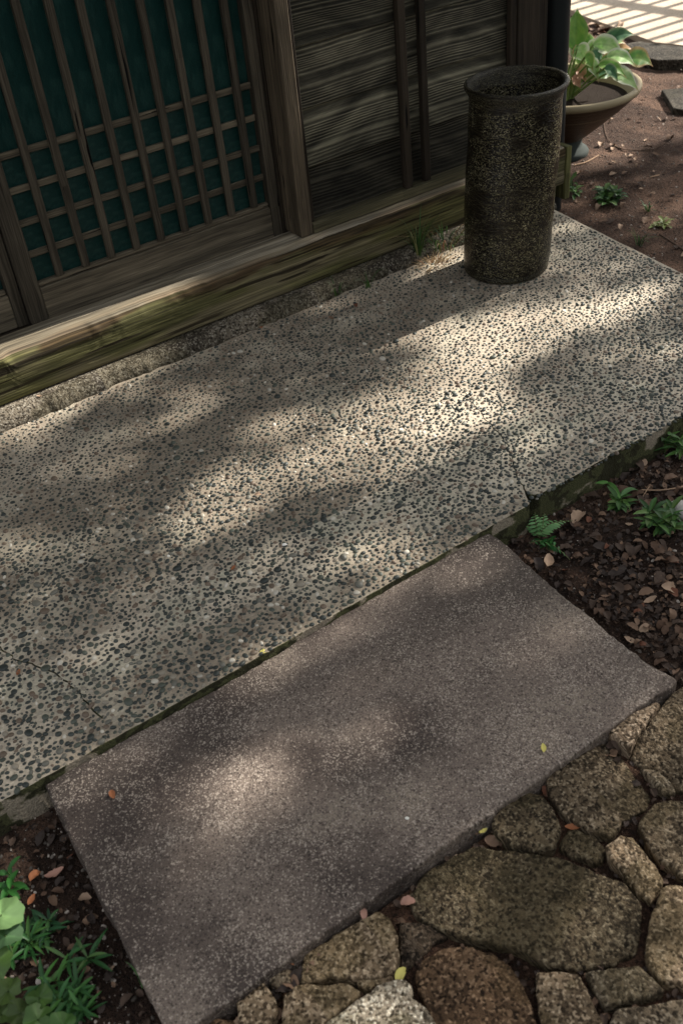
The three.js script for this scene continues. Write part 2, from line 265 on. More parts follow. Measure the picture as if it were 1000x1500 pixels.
{ // sunlit paved yard beyond the bare earth
  const p = [px(832, 12, -.05), px(855, 23, -.05), px(905, 41, -.05), px(958, 61, -.05), px(1004, 66, -.05)]; const s = new THREE.Shape(); s.moveTo(p[0].x, -p[0].z); p.slice(1).forEach(q => s.lineTo(q.x, -q.z)); s.lineTo(9.5, 2.4); s.lineTo(16, 2.4); s.lineTo(16, 16); s.lineTo(4.2, 16);
  const g = new THREE.ExtrudeGeometry(s, { depth: .08, bevelEnabled: false }); g.rotateX(-Math.PI / 2); g.translate(0, -.132, 0); struct('pavement', g, M.pave);
}

// ------------------------------------------------------------------ concrete platform with pebbles
const platform = thing('concrete_platform', 'pebble-studded pale concrete platform running along the wooden house front', 'platform');
const crackA = [[772, 728], [768, 716], [757, 698], [751, 672], [742, 652], [728, 633], [712, 615], [694, 592], [676, 570], [652, 548], [640, 530]].map(p => px(p[0], p[1]));
const crackB = [[170, 1046], [150, 1052], [128, 1030], [105, 1005], [80, 985], [45, 972], [22, 966], [0, 948], [-30, 930]].map(p => px(p[0], p[1]));
{
  const r = rng(5), FZ = z => -z, pts = [];
  const add = (x, z) => pts.push(new THREE.Vector2(x, FZ(z)));
  const wedge = (raw, w, mouth = 0) => { const line = []; raw.forEach((p, i) => { line.push(p); if (i < raw.length - 1) for (let k = 1; k < 4; k++) line.push(p.clone().lerp(raw[i + 1], k / 4)); }); const R = [], L = []; line.forEach((p, i) => { const t = w * (1 - i / (line.length - 1)) * (.5 + r()) + .0003 + (i < 3 ? mouth : 0), j = (r() - .5) * .006; R.push([p.x + t / 2 + j, p.z + j * .6]); L.push([p.x - t / 2 + j, p.z + j * .6]); }); return [L, R]; };
  add(-1, -2.42); add(-1, -1.236);
  const [aL, aR] = wedge(crackA, .0014, .005), [bL, bR] = wedge(crackB.slice(1), .0006);
  for (let x = -.97; x < crackA[0].x - .012; x += .018) add(x, -1.2375 + .004 * (fbm(x * 14, 2, 3) - .5) + .003 * (vn(x * 70, 5) - .5));
  add(crackA[0].x - .010, -1.243); aL.slice(1).forEach(p => add(p[0], p[1])); aR.slice(1).reverse().forEach(p => add(p[0], p[1])); add(crackA[0].x + .012, -1.262);
  for (let x = crackA[0].x + .03; x < 2.245; x += .018) add(x, -1.247 + .006 * (fbm(x * 12, 7, 3) - .5) + .004 * (vn(x * 60, 9) - .5));
  add(2.25, -1.245); for (let t = .03; t < 1; t += .03) add(lerp(2.253, 2.40, t) + .005 * (fbm(t * 20, 3, 3) - .5), lerp(-1.24, -2.36, t)); add(2.405, -2.42);
  const shape = new THREE.Shape(pts);
  const [l2, r2] = [bL, bR]; const hole = new THREE.Path([...l2.map(p => new THREE.Vector2(p[0], FZ(p[1] + .0006))), ...r2.reverse().map(p => new THREE.Vector2(p[0] + .0006, FZ(p[1] - .0006)))]);
  if (THREE.ShapeUtils.area(hole.getPoints()) !== 0) shape.holes.push(hole);
  const g = new THREE.ExtrudeGeometry(shape, { depth: .149, bevelEnabled: true, bevelThickness: .001, bevelSize: .001, bevelOffset: -.001, bevelSegments: 1 });
  g.rotateX(-Math.PI / 2); g.translate(0, -.15, 0);
  mesh('concrete_slab', g, [M.concrete, M.concreteSide], platform);
}
const PEB = (() => { const g = mergeVertices((() => { const q = new THREE.IcosahedronGeometry(1, 2); q.deleteAttribute('normal'); q.deleteAttribute('uv'); return q; })(), 1e-4); const p = g.attributes.position; for (let i = 0; i < p.count; i++) { const k = 1 + .16 * (fbm(p.getX(i) * 1.4 + 5, p.getY(i) * 1.4 + p.getZ(i) * 1.7, 2) - .5); p.setXYZ(i, p.getX(i) * k, p.getY(i) * k, p.getZ(i) * k); } g.computeVertexNormals(); return g; })();
{
  const r = rng(91), cell = .024, grid = new Map(), all = [];
  const near = (c, x, z, l) => { let d = 9; for (const p of c) d = Math.min(d, Math.hypot(p.x - x, p.z - z)); return d < l; };
  const dense = [...crackA, ...crackB];
  for (let t = 0; t < 165000; t++) {
    const x = -.95 + r() * 3.33, z = -2.36 + r() * 1.119; if (x > lerp(2.25, 2.40, (-1.24 - z) / 1.12) - .01) continue;
    const f = sst(-2.3, -1.45, z), pat = fbm(x * 4, z * 4, 3); const big = r(), tiny = t > 130000;
    const a = tiny ? .0016 + .0018 * big : (.0028 + .0042 * Math.pow(big, 1.6) + .0009 * f) * (1 + (big > .985 ? .3 : 0)), gap = lerp(1.14, .84, Math.min(1, f * .75 + sst(.32, .6, pat) * .5)) + .45 * r() * (1 - f * .5);
    if (near(dense, x, z, a * 1.1)) continue;
    const ci = Math.floor(x / cell), cj = Math.floor(z / cell); let ok = true;
    for (let i = -1; i <= 1 && ok; i++) for (let j = -1; j <= 1 && ok; j++) { const b = grid.get((ci + i) * 4096 + cj + j); if (b) for (const q of b) if (Math.hypot(q.x - x, q.z - z) < (a + q.a) * .90 * gap) { ok = false; break; } }
    if (!ok) continue;
    const e = { x, z, a, b: a * (.58 + .36 * r()), h: a * (.40 + .28 * r()), rot: r() * Math.PI, c: r(), s: r() }; all.push(e);
    const key = ci * 4096 + cj; if (!grid.has(key)) grid.set(key, []); grid.get(key).push(e);
  }
  const colour = c => c < .46 ? [.034, .039, .035] : c < .66 ? [.064, .071, .056] : c < .80 ? [.12, .114, .093] : c < .91 ? [.125, .092, .066] : c < .97 ? [.23, .20, .155] : [.45, .41, .34];
  const P = new THREE.Vector3(); all.forEach(e => { P.set(e.x, 0, e.z).sub(EYE); const d = P.dot(FWD), sx = P.dot(RIGHT) / d * FOCAL + 500, sy = 750 - P.dot(UP) / d * FOCAL; e.size = (sx > 0 && sx < 1000 && sy > 0 && sy < 1500) ? e.a / d : 0; });
  all.sort((p, q) => q.size - p.size);
  const mats = new Map(); const matOf = e => { const q = colour(e.c), k = q.join(); if (!mats.has(k)) mats.set(k, std({ color: lin(...q), roughness: .45, specularIntensity: .6 })); return mats.get(k); };
  const place = (o, e) => { o.position.set(e.x, -.0004 + e.h * .22, e.z); o.rotation.set((e.s - .5) * .5, e.rot, (e.c - .5) * .4); o.scale.set(e.a, e.h, e.b); };
  all.slice(0, 300).forEach(e => place(mesh('pebble', PEB, matOf(e), platform), e));
  const rest = all.slice(300), im = new THREE.InstancedMesh(PEB, std({ roughness: .45, specularIntensity: .6 }), rest.length), d = new THREE.Object3D(), c = new THREE.Color();
  rest.forEach((e, i) => { place(d, e); d.updateMatrix(); im.setMatrixAt(i, d.matrix); const q = colour(e.c), k = .75 + .5 * e.s; im.setColorAt(i, c.setRGB(q[0] * k, q[1] * k, q[2] * k)); });
  im.name = 'pebbles'; im.userData.kind = 'stuff'; im.castShadow = im.receiveShadow = true; platform.add(im);
  console.log('pebbles', all.length);
}
// concrete kerb that carries the sill beam
single('concrete_kerb', sweep(-1.2, 2.42, 560, x => { const n = (fbm(x * 9, 3, 4) - .5) * .018, b = (vn(x * 60, 1) - .5) * .008, t = .034 + .004 * (fbm(x * 5, 8, 3) - .5); return [[-.10, -2.366 + n], [.002, -2.366 + n + b], [.014 + b, -2.374 + n * .8], [.024, -2.380 + n * .6 + b], [t - .004, -2.392 + n * .5], [t, -2.402 + b], [t, -2.43], [t - .002, -2.62], [-.10, -2.62]]; }), M.kerb, 'rough low concrete kerb under the weathered sill beam', 'kerb');

// ------------------------------------------------------------------ stone step and crazy paving
{
  const top = -.014, o = [[66, 1150], [150, 1102], [265, 1037], [380, 972], [500, 902], [610, 838], [690, 789], [713, 779], [728, 786], [757, 812], [790, 842], [830, 876], [868, 905], [905, 938], [950, 970], [990, 996], [984, 1006], [955, 1022], [900, 1062], [800, 1134], [700, 1205], [600, 1276], [500, 1350], [400, 1422], [294, 1497]].map(p => px(p[0], p[1], top));
  const q = px(237, 1498, top), a = px(64.5, 1147, top); o.push(new THREE.Vector3(.053, 0, -.700)); o.push(q.clone()); o.push(a.clone().lerp(q, .5));
  single('step_stone', stoneGeo(o, top, -.14, { n: 520, R: .005, amp: .0024, freq: 9, rag: .0048, rings: 30, dome: .0, smooth: false }), M.slab, 'long rectangular brown-grey stone step butting against the pebbled platform', 'stone step');
}
const paving = new THREE.Group(); paving.name = 'stone_path'; paving.userData.kind = 'structure'; scene.add(paving);
{
  const A = (x, y) => [560 + x / 2.273, 1000 + y / 2.273], B = (x, y) => [200 + x / 2.222, 1200 + y / 2.222];
  const S = [
    ['moss', A, [85, 700, 150, 620, 220, 580, 300, 545, 440, 560, 600, 590, 720, 640, 800, 670, 860, 740, 850, 880, 780, 930, 680, 950, 560, 940, 420, 880, 300, 860, 180, 815, 100, 760], 0],
    ['moss', A, [370, 450, 420, 390, 480, 355, 530, 365, 575, 420, 590, 490, 570, 550, 500, 560, 420, 540, 375, 500], .004],
    ['brown', A, [545, 320, 600, 270, 680, 225, 740, 180, 790, 200, 840, 260, 900, 365, 870, 410, 800, 460, 760, 510, 700, 500, 640, 470, 590, 430, 550, 370], 0],
    ['wedge', A, [757, 160, 830, 105, 915, 60, 925, 75, 880, 130, 850, 170, 825, 222, 790, 200], .012],
    ['brown', A, [960, 40, 1000, 10, 1060, 0, 1120, 120, 1060, 360, 990, 345, 930, 300, 830, 240, 840, 190, 880, 140, 920, 90], .004],
    ['grey', A, [858, 285, 900, 290, 950, 325, 975, 360, 930, 365, 890, 330], -.004],
    ['brown', A, [850, 470, 900, 410, 960, 390, 1060, 400, 1120, 520, 1060, 650, 990, 640, 930, 600, 880, 540], 0],
    ['tan', A, [745, 545, 790, 510, 830, 520, 870, 570, 915, 610, 930, 660, 895, 718, 850, 690, 800, 630, 755, 590], .006],
    ['moss', A, [590, 520, 640, 490, 700, 510, 735, 550, 735, 600, 700, 605, 640, 580, 590, 550], -.008],
    ['tan', A, [930, 680, 980, 665, 1060, 690, 1130, 840, 1060, 1000, 1000, 1005, 930, 990, 880, 930, 875, 860, 890, 770], .006],
    ['grey', A, [680, 960, 760, 945, 850, 940, 940, 1025, 870, 1050, 740, 1075, 700, 1020], .003],
    ['tan', A, [515, 960, 600, 960, 650, 970, 690, 1040, 730, 1140, 730, 1240, 560, 1240, 530, 1120, 510, 1020], 0],
    ['rust', A, [130, 920, 200, 880, 290, 880, 370, 900, 440, 960, 490, 1050, 520, 1140, 500, 1260, 180, 1240, 140, 1080, 105, 980], 0],
    ['dark', A, [60, 800, 130, 800, 215, 845, 160, 880, 90, 955, 60, 960, 55, 880], -.01],
    ['grey', A, [770, 1085, 860, 1080, 1000, 1055, 1060, 1060, 1100, 1200, 740, 1260], 0],
    ['tan', B, [530, 490, 540, 430, 620, 390, 720, 330, 780, 300, 820, 320, 850, 380, 850, 450, 835, 500, 740, 515, 640, 515, 560, 530, 530, 520], .006],
    ['tan', B, [470, 640, 480, 570, 530, 540, 620, 535, 690, 535, 730, 555, 720, 580, 640, 640, 590, 680, 560, 740, 450, 740], .006],
    ['pale', B, [610, 670, 700, 600, 790, 540, 850, 520, 890, 540, 900, 580, 940, 610, 980, 680, 1000, 790, 560, 790, 580, 700], .004],
    ['tan', B, [325, 600, 370, 560, 410, 535, 450, 575, 455, 620, 430, 680, 400, 740, 350, 700, 330, 640], .004],
    ['grey', B, [430, 520, 470, 490, 500, 490, 500, 530, 460, 550, 435, 540], -.002],
    ['tan', B, [715, 525, 780, 518, 832, 508, 830, 528, 750, 558, 722, 545], -.004],
    ['rust', B, [200, 690, 250, 650, 315, 658, 340, 730, 300, 800, 190, 790], 0],
    ['brown', B, [360, 770, 420, 750, 540, 760, 560, 860, 420, 940, 330, 860], 0], ['grey', B, [600, 810, 760, 800, 960, 810, 980, 960, 780, 1040, 600, 960], 0],
    ['brown', A, [1150, 60, 1260, -60, 1420, 20, 1400, 300, 1230, 360, 1120, 330], 0], ['tan', A, [1150, 420, 1280, 390, 1420, 480, 1380, 720, 1200, 760, 1140, 640], 0], ['moss', A, [1150, 850, 1260, 790, 1420, 860, 1400, 1160, 1180, 1180, 1120, 1040], 0], ['brown', A, [180, 1280, 480, 1290, 700, 1300, 690, 1560, 260, 1580], 0], ['grey', A, [760, 1300, 1080, 1240, 1160, 1420, 900, 1560, 760, 1500], 0],
  ];
  S.forEach(([m, F, q, dy], i) => { const top = -.032 + dy, o = []; for (let k = 0; k < q.length; k += 2) o.push(px(...F(q[k], q[k + 1]), top));
    const big = q.length > 24, rr = rng(i * 17 + 9), rad = Math.sqrt(Math.abs(THREE.ShapeUtils.area(o.map(p => new THREE.Vector2(p.x, p.z)))) / Math.PI), facets = []; for (let k = 0; k < 5; k++) { const a = rr() * 6.283; facets.push([Math.cos(a), Math.sin(a), rad * (.15 + .6 * rr()), .03 + .11 * rr()]); }
    mesh('paving_stone', stoneGeo(o, top + .004, -.15, { facets, n: big ? 130 : 96, R: .0055, amp: big ? .006 : .005, freq: big ? 11 : 17, rag: .0045, seed: i * 5.3 + 1, rings: 18, dome: .0015 }), M.rock[m], paving); });
}
{ const pos = [], uv = [], idx = [], nx = 110, nz = 52; for (let j = 0; j <= nz; j++) for (let i = 0; i <= nx; i++) { const x = lerp(.05, 2.25, i / nx), z = lerp(-.702, .34, j / nz); pos.push(x, -.051 + .016 * (fbm(x * 12, z * 12, 3) - .5) + .006 * (vn(x * 60, z * 60) - .5) - .06 * sst(1.02, 1.2, x) * sst(-.6, -.7, z), z); uv.push(x, z); } for (let j = 0; j < nz; j++) for (let i = 0; i < nx; i++) { const a = j * (nx + 1) + i, b = a + 1, c = a + nx + 1, d = c + 1; idx.push(a, c, b, b, c, d); } mesh('joint_soil', geoFrom(pos, idx, uv), M.jointSoil, paving); }
console.log('paving done');

// ------------------------------------------------------------------ wooden house front
const ZB = -2.43;
const house = thing('timber_house', 'weathered dark wooden house front with board panel, posts and mossy sill beam', 'house');
{
  const er = x => { const n = fbm(x * 5, 11, 4), k = sst(.42, .62, n) * (.35 + .65 * sst(2.1, 1.3, x)); return k; };
  const beamGeo = sweep(-1.2, 2.515, 740, x => {
    const e = er(x), a = .007 + .022 * e, b = .005 + .016 * e, n = y => (fbm(x * 3, y * 90, 3) - .5) * .006 + (vn(x * 8, y * 330) - .5) * .0022;
    const pr = [[.037, ZB - .004], [.041, ZB + n(.041)]]; for (let k = 1; k <= 14; k++) { const y = lerp(.041, .163 - a, k / 14); pr.push([y, ZB + n(y)]); }
    pr.push([.163 - a * .72, ZB - b * .22 + n(.15) + .0015 * (vn(x * 40, 3) - .5)], [.163 - a * .5, ZB - b * .42 + .002 * (vn(x * 30, 6) - .5)], [.163 - a * .2, ZB - b * .8 + .002 * (vn(x * 26, 9) - .5)], [.164, ZB - b - .004]);
    for (let k = 1; k <= 6; k++) pr.push([.165 + .0015 * (vn(x * 4, k * 3) - .5), lerp(ZB - b - .004, -2.552, k / 6)]); pr.push([.160, -2.556], [.10, -2.557]); return pr; });
  const b = mesh('sill_beam', beamGeo, M.beam, house);
  mesh('end_cap', bar(2.517, 2.540, -.02, .166, -2.556, -2.424, 'y', .003), woodMat(lin(.30, .32, .16), .003), b);
  mesh('door_track', bar(-1.2, 1.46, .06, .146, -2.70, -2.5585, 'x'), M.postDark, house);
  mesh('foundation', new THREE.BoxGeometry(3.6, .14, .06).translate(.62, -.04, -2.66), M.kerb, house);
  mesh('foundation', new THREE.BoxGeometry(.06, .3, 3.9).translate(2.38, .0, -4.6), M.kerb, house);
  // jamb post beside the doors
  mesh('jamb_post', bar(1.458, 1.503, .166, 2.05, -2.565, -2.476, 'y', .004), M.post, house);
  mesh('door_jamb', bar(1.452, 1.503, .150, 2.05, -2.66, -2.5655, 'y', .003), M.postDark, house);
  // horizontal boards, lower edge lapping over the next
  let y = .185, k = 0; const r = rng(3); while (y < 2.05) { const h = .168 + .006 * (r() - .5), g = bar(1.504, 2.318, 0, h + .004, -.007, .007, 'x', .002); g.rotateX(-.085); g.translate(0, y, -2.515); mesh('wall_board', g, M.board[[1, 0, 2, 3, 0, 1][k++ % 6]], house); y += h; }
  mesh('bottom_rail', bar(1.5035, 2.318, .1665, .196, -2.535, -2.474, 'x', .003), M.bottomRail, house);
  mesh('batten', bar(1.866, 1.893, .1965, 2.04, -2.504, -2.480, 'y'), M.postDark, house); mesh('batten', bar(1.946, 1.970, .1965, 2.04, -2.504, -2.484, 'y'), M.postDark, house);
  mesh('batten', bar(1.5032, 1.520, .1965, 2.04, -2.504, -2.490, 'y'), M.postDark, house);
  mesh('corner_batten', bar(2.300, 2.3255, .1665, 2.04, -2.50, -2.480, 'y'), M.postDark, house);
  mesh('corner_post', bar(2.326, 2.452, .1665, 2.05, -2.59, -2.474, 'y', .004), M.postDark, house);
  mesh('lintel', bar(-1.2, 2.452, 2.051, 2.22, -2.60, -2.46, 'x', .004), M.postDark, house);
  mesh('side_wall', bar(2.36, 2.42, .15, 2.2, -6.4, -2.591, 'z'), M.board[1], house);
  mesh('back_wall', new THREE.BoxGeometry(3.6, 2.3, .06).translate(.6, 1.05, -6.43), M.plaster, house);
  mesh('end_wall', new THREE.BoxGeometry(.06, 2.2, 3.8).translate(-1.2, 1.1, -4.5), M.plaster, house);
  mesh('inner_floor', new THREE.BoxGeometry(3.5, .04, 3.7).translate(.58, .10, -4.56), M.postDark, house);
  mesh('front_wall', new THREE.BoxGeometry(1.05, 1.88, .05).translate(-.675, 1.11, -2.63), M.plaster, house);
  const roof = new THREE.BoxGeometry(4.2, .09, 5.6); roof.rotateX(.32); roof.translate(.55, 2.98, -4.25); mesh('roof', roof, M.roof, house);
}
function slidingDoor(x0, x1, z, label, bars) {
  const d = thing('sliding_door', label, 'door', new THREE.Vector3((x0 + x1) / 2, .148, z)); const ox = -(x0 + x1) / 2, oy = -.148;
  const add = (n, a, b, c, e, f, g, ax, m, bv) => mesh(n, bar(a + ox, b + ox, c + oy, e + oy, f, g, ax, bv), m, d);
  add('stile', x0, x0 + .046, .149, 2.04, -.034, 0, 'y', M.doorWood); add('stile', x1 - .032, x1, .149, 2.04, -.034, 0, 'y', M.doorWood);
  add('bottom_rail', x0 + .0465, x1 - .0325, .150, .247, -.030, -.002, 'x', M.rail); add('rail_ledge', x0 + .0465, x1 - .0325, .2475, .262, -.026, -.008, 'x', M.rail, .005);
  add('top_rail', x0 + .0465, x1 - .0325, 1.96, 2.04, -.030, -.002, 'x', M.doorWood);
  const rows = [.340, .426, .513, .602, .962, 1.32, 1.64], half = .0105, xl = x0 + .0465, xr = x1 - .0325, r = rng(Math.round(x0 * 100) + 50);
  for (const x of bars) add('lattice_bar', x - half, x + half, .2625, 1.9595, -.016, -.001, 'y', M.doorWood, .002);
  for (const y of rows) { const e = [xl, ...bars.flatMap(x => [x - half + .001, x + half - .001]), xr]; add('cross_bar', xl, xr, y - .0105, y + .0075, -.0245, -.0162, 'x', M.rail, .002); }
  const xs = [xl, ...bars, xr], ys = [.256, ...rows, 1.965];
  for (let i = 0; i < xs.length - 1; i++) for (let j = 0; j < ys.length - 1; j++) { const w = xs[i + 1] - xs[i] - .002, h = ys[j + 1] - ys[j] - .002, g = new THREE.BoxGeometry(w, h, .003); const p = mesh('pane', g, M.glass, d); p.position.set((xs[i] + xs[i + 1]) / 2 + ox, (ys[j] + ys[j + 1]) / 2 + oy, -.0285); p.rotation.set((r() - .5) * .012, (r() - .5) * .02, 0); }
  return d;
}
{
  const b = []; for (let i = 0; i < 9; i++) b.push(.740 + i * .0785);
  slidingDoor(.628, 1.452, -2.572, 'lattice sliding door with dark teal glass panes, between jamb post and overlapping door', b);
  const c = []; for (let i = 0; i < 9; i++) c.push(-.10 + i * .0785); slidingDoor(-.20, .624, -2.596, 'lattice sliding door set further back, its stile against the other door', c.map(x => x));
}
{ // black downpipe at the corner
  const d = thing('downpipe', 'black round downpipe standing beside the house corner post', 'pipe', new THREE.Vector3(2.535, groundY(2.535, -2.5) - .01, -2.516));
  mesh('pipe', new THREE.CylinderGeometry(.042, .042, 2.3, 40).translate(0, 1.15, 0), M.pipe, d); mesh('collar', new THREE.CylinderGeometry(.047, .047, .06, 40).translate(0, 1.3, 0), M.pipe, d);
}
console.log('house done');

// ------------------------------------------------------------------ umbrella jar
{
  const c = new THREE.Vector3(1.985, .0015, -2.148), v = thing('umbrella_jar', 'tall cylindrical speckled dark brown ceramic jar with flared rim on the platform', 'jar', c), H = .545;
  const lean = g => { const p = g.attributes.position; for (let i = 0; i < p.count; i++) { const y = p.getY(i); p.setX(i, p.getX(i) + y * .036 + .0016 * Math.sin(y * 21)); p.setZ(i, p.getZ(i) + y * .026); } g.computeVertexNormals(); return g; };
  const L = a => lean(new THREE.LatheGeometry(a.map(p => new THREE.Vector2(...p)), 120));
  const body = [[0, 0], [.122, 0], [.127, .003], [.130, .010], [.1285, .016], [.1305, .022]]; for (let k = 1; k <= 24; k++) { const t = k / 24; body.push([.1305 + .0030 * Math.sin(t * Math.PI) + .0006 * Math.sin(t * 23), .022 + t * .478]); } body.push([.131, .510], [.1315, .522]);
  mesh('body', L(body), M.vase, v);
  mesh('rim', L([[.1312, .520], [.134, .528], [.140, .536], [.1445, .543], [.1460, .549], [.1445, .5535], [.1405, .556], [.136, .555], [.131, .551], [.1275, .544], [.1260, .532]]), M.vaseRim, v);
  mesh('inner_wall', L([[.1262, .534], [.123, .51], [.119, .40], [.119, .10], [.118, .03], [.11, .018], [0, .016]]), M.vase, v);
}

// ------------------------------------------------------------------ plants
const r0 = rng(2024);
// leaf blade: midrib points given by fn(s) -> Vector3, half width by wf(s), side vector, colour fn(s, t)
function blade(fn, wf, side, cf, o = {}) {
  const { ns = 10, nt = 4, fold = .25, wave = 0, wf0 = 0 } = o, pos = [], col = [], idx = [], uv = [];
  for (let i = 0; i <= ns; i++) { const s = i / ns, p = fn(s), q = fn(Math.min(1, s + .02)), q0 = fn(Math.max(0, s - .02)), tan = q.clone().sub(q0).normalize(), sd = side.clone().addScaledVector(tan, -side.dot(tan)).normalize(), nr = new THREE.Vector3().crossVectors(sd, tan).normalize(); if (nr.y < 0) nr.negate();
    for (let k = 0; k <= nt; k++) { const t = k / nt * 2 - 1, w = wf(s); const v = p.clone().addScaledVector(sd, t * w).addScaledVector(nr, Math.abs(t) * w * fold + wave * w * Math.sin(s * 17 + t * 2) * Math.abs(t)); pos.push(v.x, v.y, v.z); col.push(...cf(s, t)); uv.push(s, t); } }
  for (let i = 0; i < ns; i++) for (let k = 0; k < nt; k++) { const a = i * (nt + 1) + k, b = a + 1, c = a + nt + 1, d = c + 1; idx.push(a, b, c, b, d, c); }
  return geoFrom(pos, idx, uv, col);
}
const bez = (a, b, c) => s => new THREE.Vector3().addScaledVector(a, (1 - s) * (1 - s)).addScaledVector(b, 2 * s * (1 - s)).addScaledVector(c, s * s);
const V3 = (x, y, z) => new THREE.Vector3(x, y, z);
const lance = w => s => w * Math.pow(Math.sin(Math.PI * Math.min(1, s * .93 + .05)), .9) + .0002;
function grassTuft(pos, n, len, spread, seed, cols, o = {}) {
  const r = rng(seed), gs = [], { w = .0022, upright = .75, base = .012 } = o;
  for (let i = 0; i < n; i++) { const a = r() * 6.283, l = len * (.45 + .75 * r()), out = spread * (.25 + r()), b = V3(Math.cos(a) * base * r(), -.004, Math.sin(a) * base * r()), tip = V3(b.x + Math.cos(a) * out * l, l * upright * (.25 + .75 * r()), b.z + Math.sin(a) * out * l), mid = V3(b.x + Math.cos(a) * out * l * .3, Math.max(tip.y, l * upright) * .85, b.z + Math.sin(a) * out * l * .3); const c = cols[Math.floor(r() * cols.length)], k = .8 + .4 * r();
    gs.push(blade(bez(b, mid, tip), s => w * (1 - s * .92) * (.8 + .5 * Math.sin(s * 3)), V3(-Math.sin(a), 0, Math.cos(a)), () => [c[0] * k, c[1] * k, c[2] * k], { ns: 7, nt: 2 })); }
  const g = mergeGeometries(gs); return g;
}
const GREENS = [[.04, .10, .022], [.065, .14, .03], [.028, .07, .02], [.085, .15, .035]], STRAW = [[.30, .20, .10], [.22, .10, .05], [.36, .26, .15]];
function plant(name, label, category, pos, group) { return thing(name, label, category, pos, group); }
// weed with lance-shaped leaves standing out round several stems
function leafyWeed(label, pos, stems, height, leafLen, leafW, seed, group, cols = GREENS) {
  const t = plant('weed', label, 'weed', pos, group), r = rng(seed), stemG = [];
  for (let q = 0; q < stems; q++) {
    const a0 = r() * 6.283, d = stems > 1 ? height * .75 * Math.sqrt(r()) : 0, b = V3(Math.cos(a0) * d, -.006, Math.sin(a0) * d), top = b.clone().add(V3((r() - .5) * height * .5, height * (.5 + .6 * r()), (r() - .5) * height * .5));
    stemG.push(new THREE.TubeGeometry(new THREE.CatmullRomCurve3([b, b.clone().lerp(top, .5).add(V3(.003, 0, -.002)), top]), 5, .0012, 5));
    const n = 6 + Math.floor(r() * 4); for (let i = 0; i < n; i++) { const f = .35 + .65 * i / (n - 1), p = b.clone().lerp(top, f), a = i * 2.4 + r(), l = leafLen * (.6 + .6 * r()), c = cols[Math.floor(r() * cols.length)], k = .75 + .5 * r(); const up = .15 + .5 * f * r(); const tip = p.clone().add(V3(Math.cos(a) * l, l * up - l * .25 * r(), Math.sin(a) * l)), mid = p.clone().lerp(tip, .5).add(V3(0, l * .18, 0));
      mesh('leaf', blade(bez(p, mid, tip), lance(leafW * (.8 + .4 * r())), V3(-Math.sin(a), .1, Math.cos(a)), (s, tt) => { const m = Math.abs(tt) < .01 ? 1.25 : 1; return [c[0] * k * m, c[1] * k * m, c[2] * k * m]; }, { ns: 7, nt: 4, fold: .3 }), M.green, t); }
  }
  mesh('stem', mergeGeometries(stemG), std({ color: lin(.06, .11, .03) }), t); return t;
}
function frond(parent, fn, n, len, side, cols, r) { const gs = []; for (let i = 1; i <= n; i++) { const s = i / (n + 1), p = fn(s), tan = fn(Math.min(1, s + .05)).sub(p).normalize(), l = len * Math.sin(Math.PI * Math.min(1, .22 + s * .8)) * (.9 + .2 * r()); for (const k of [-1, 1]) { const c = cols[Math.floor(r() * cols.length)], out = side.clone().multiplyScalar(k).addScaledVector(tan, .35).normalize(); const tip = p.clone().addScaledVector(out, l).add(V3(0, -l * .2, 0)); gs.push(blade(bez(p, p.clone().lerp(tip, .5).add(V3(0, l * .12, 0)), tip), lance(l * .15), tan, () => c, { ns: 5, nt: 2 })); } } gs.push((() => { const q = []; for (let i = 0; i <= 8; i++) q.push(fn(i / 8)); const t = new THREE.TubeGeometry(new THREE.CatmullRomCurve3(q), 10, .0009, 5); const c = new Float32Array(t.attributes.position.count * 3); for (let i = 0; i < c.length; i += 3) { c[i] = .12; c[i + 1] = .13; c[i + 2] = .05; } t.setAttribute('color', new THREE.BufferAttribute(c, 3)); return t; })()); mesh('frond', mergeGeometries(gs), M.green, parent); }
const onGround = (x, y) => { const p = px(x, y, GROUND); p.y = groundY(p.x, p.z); return p; };
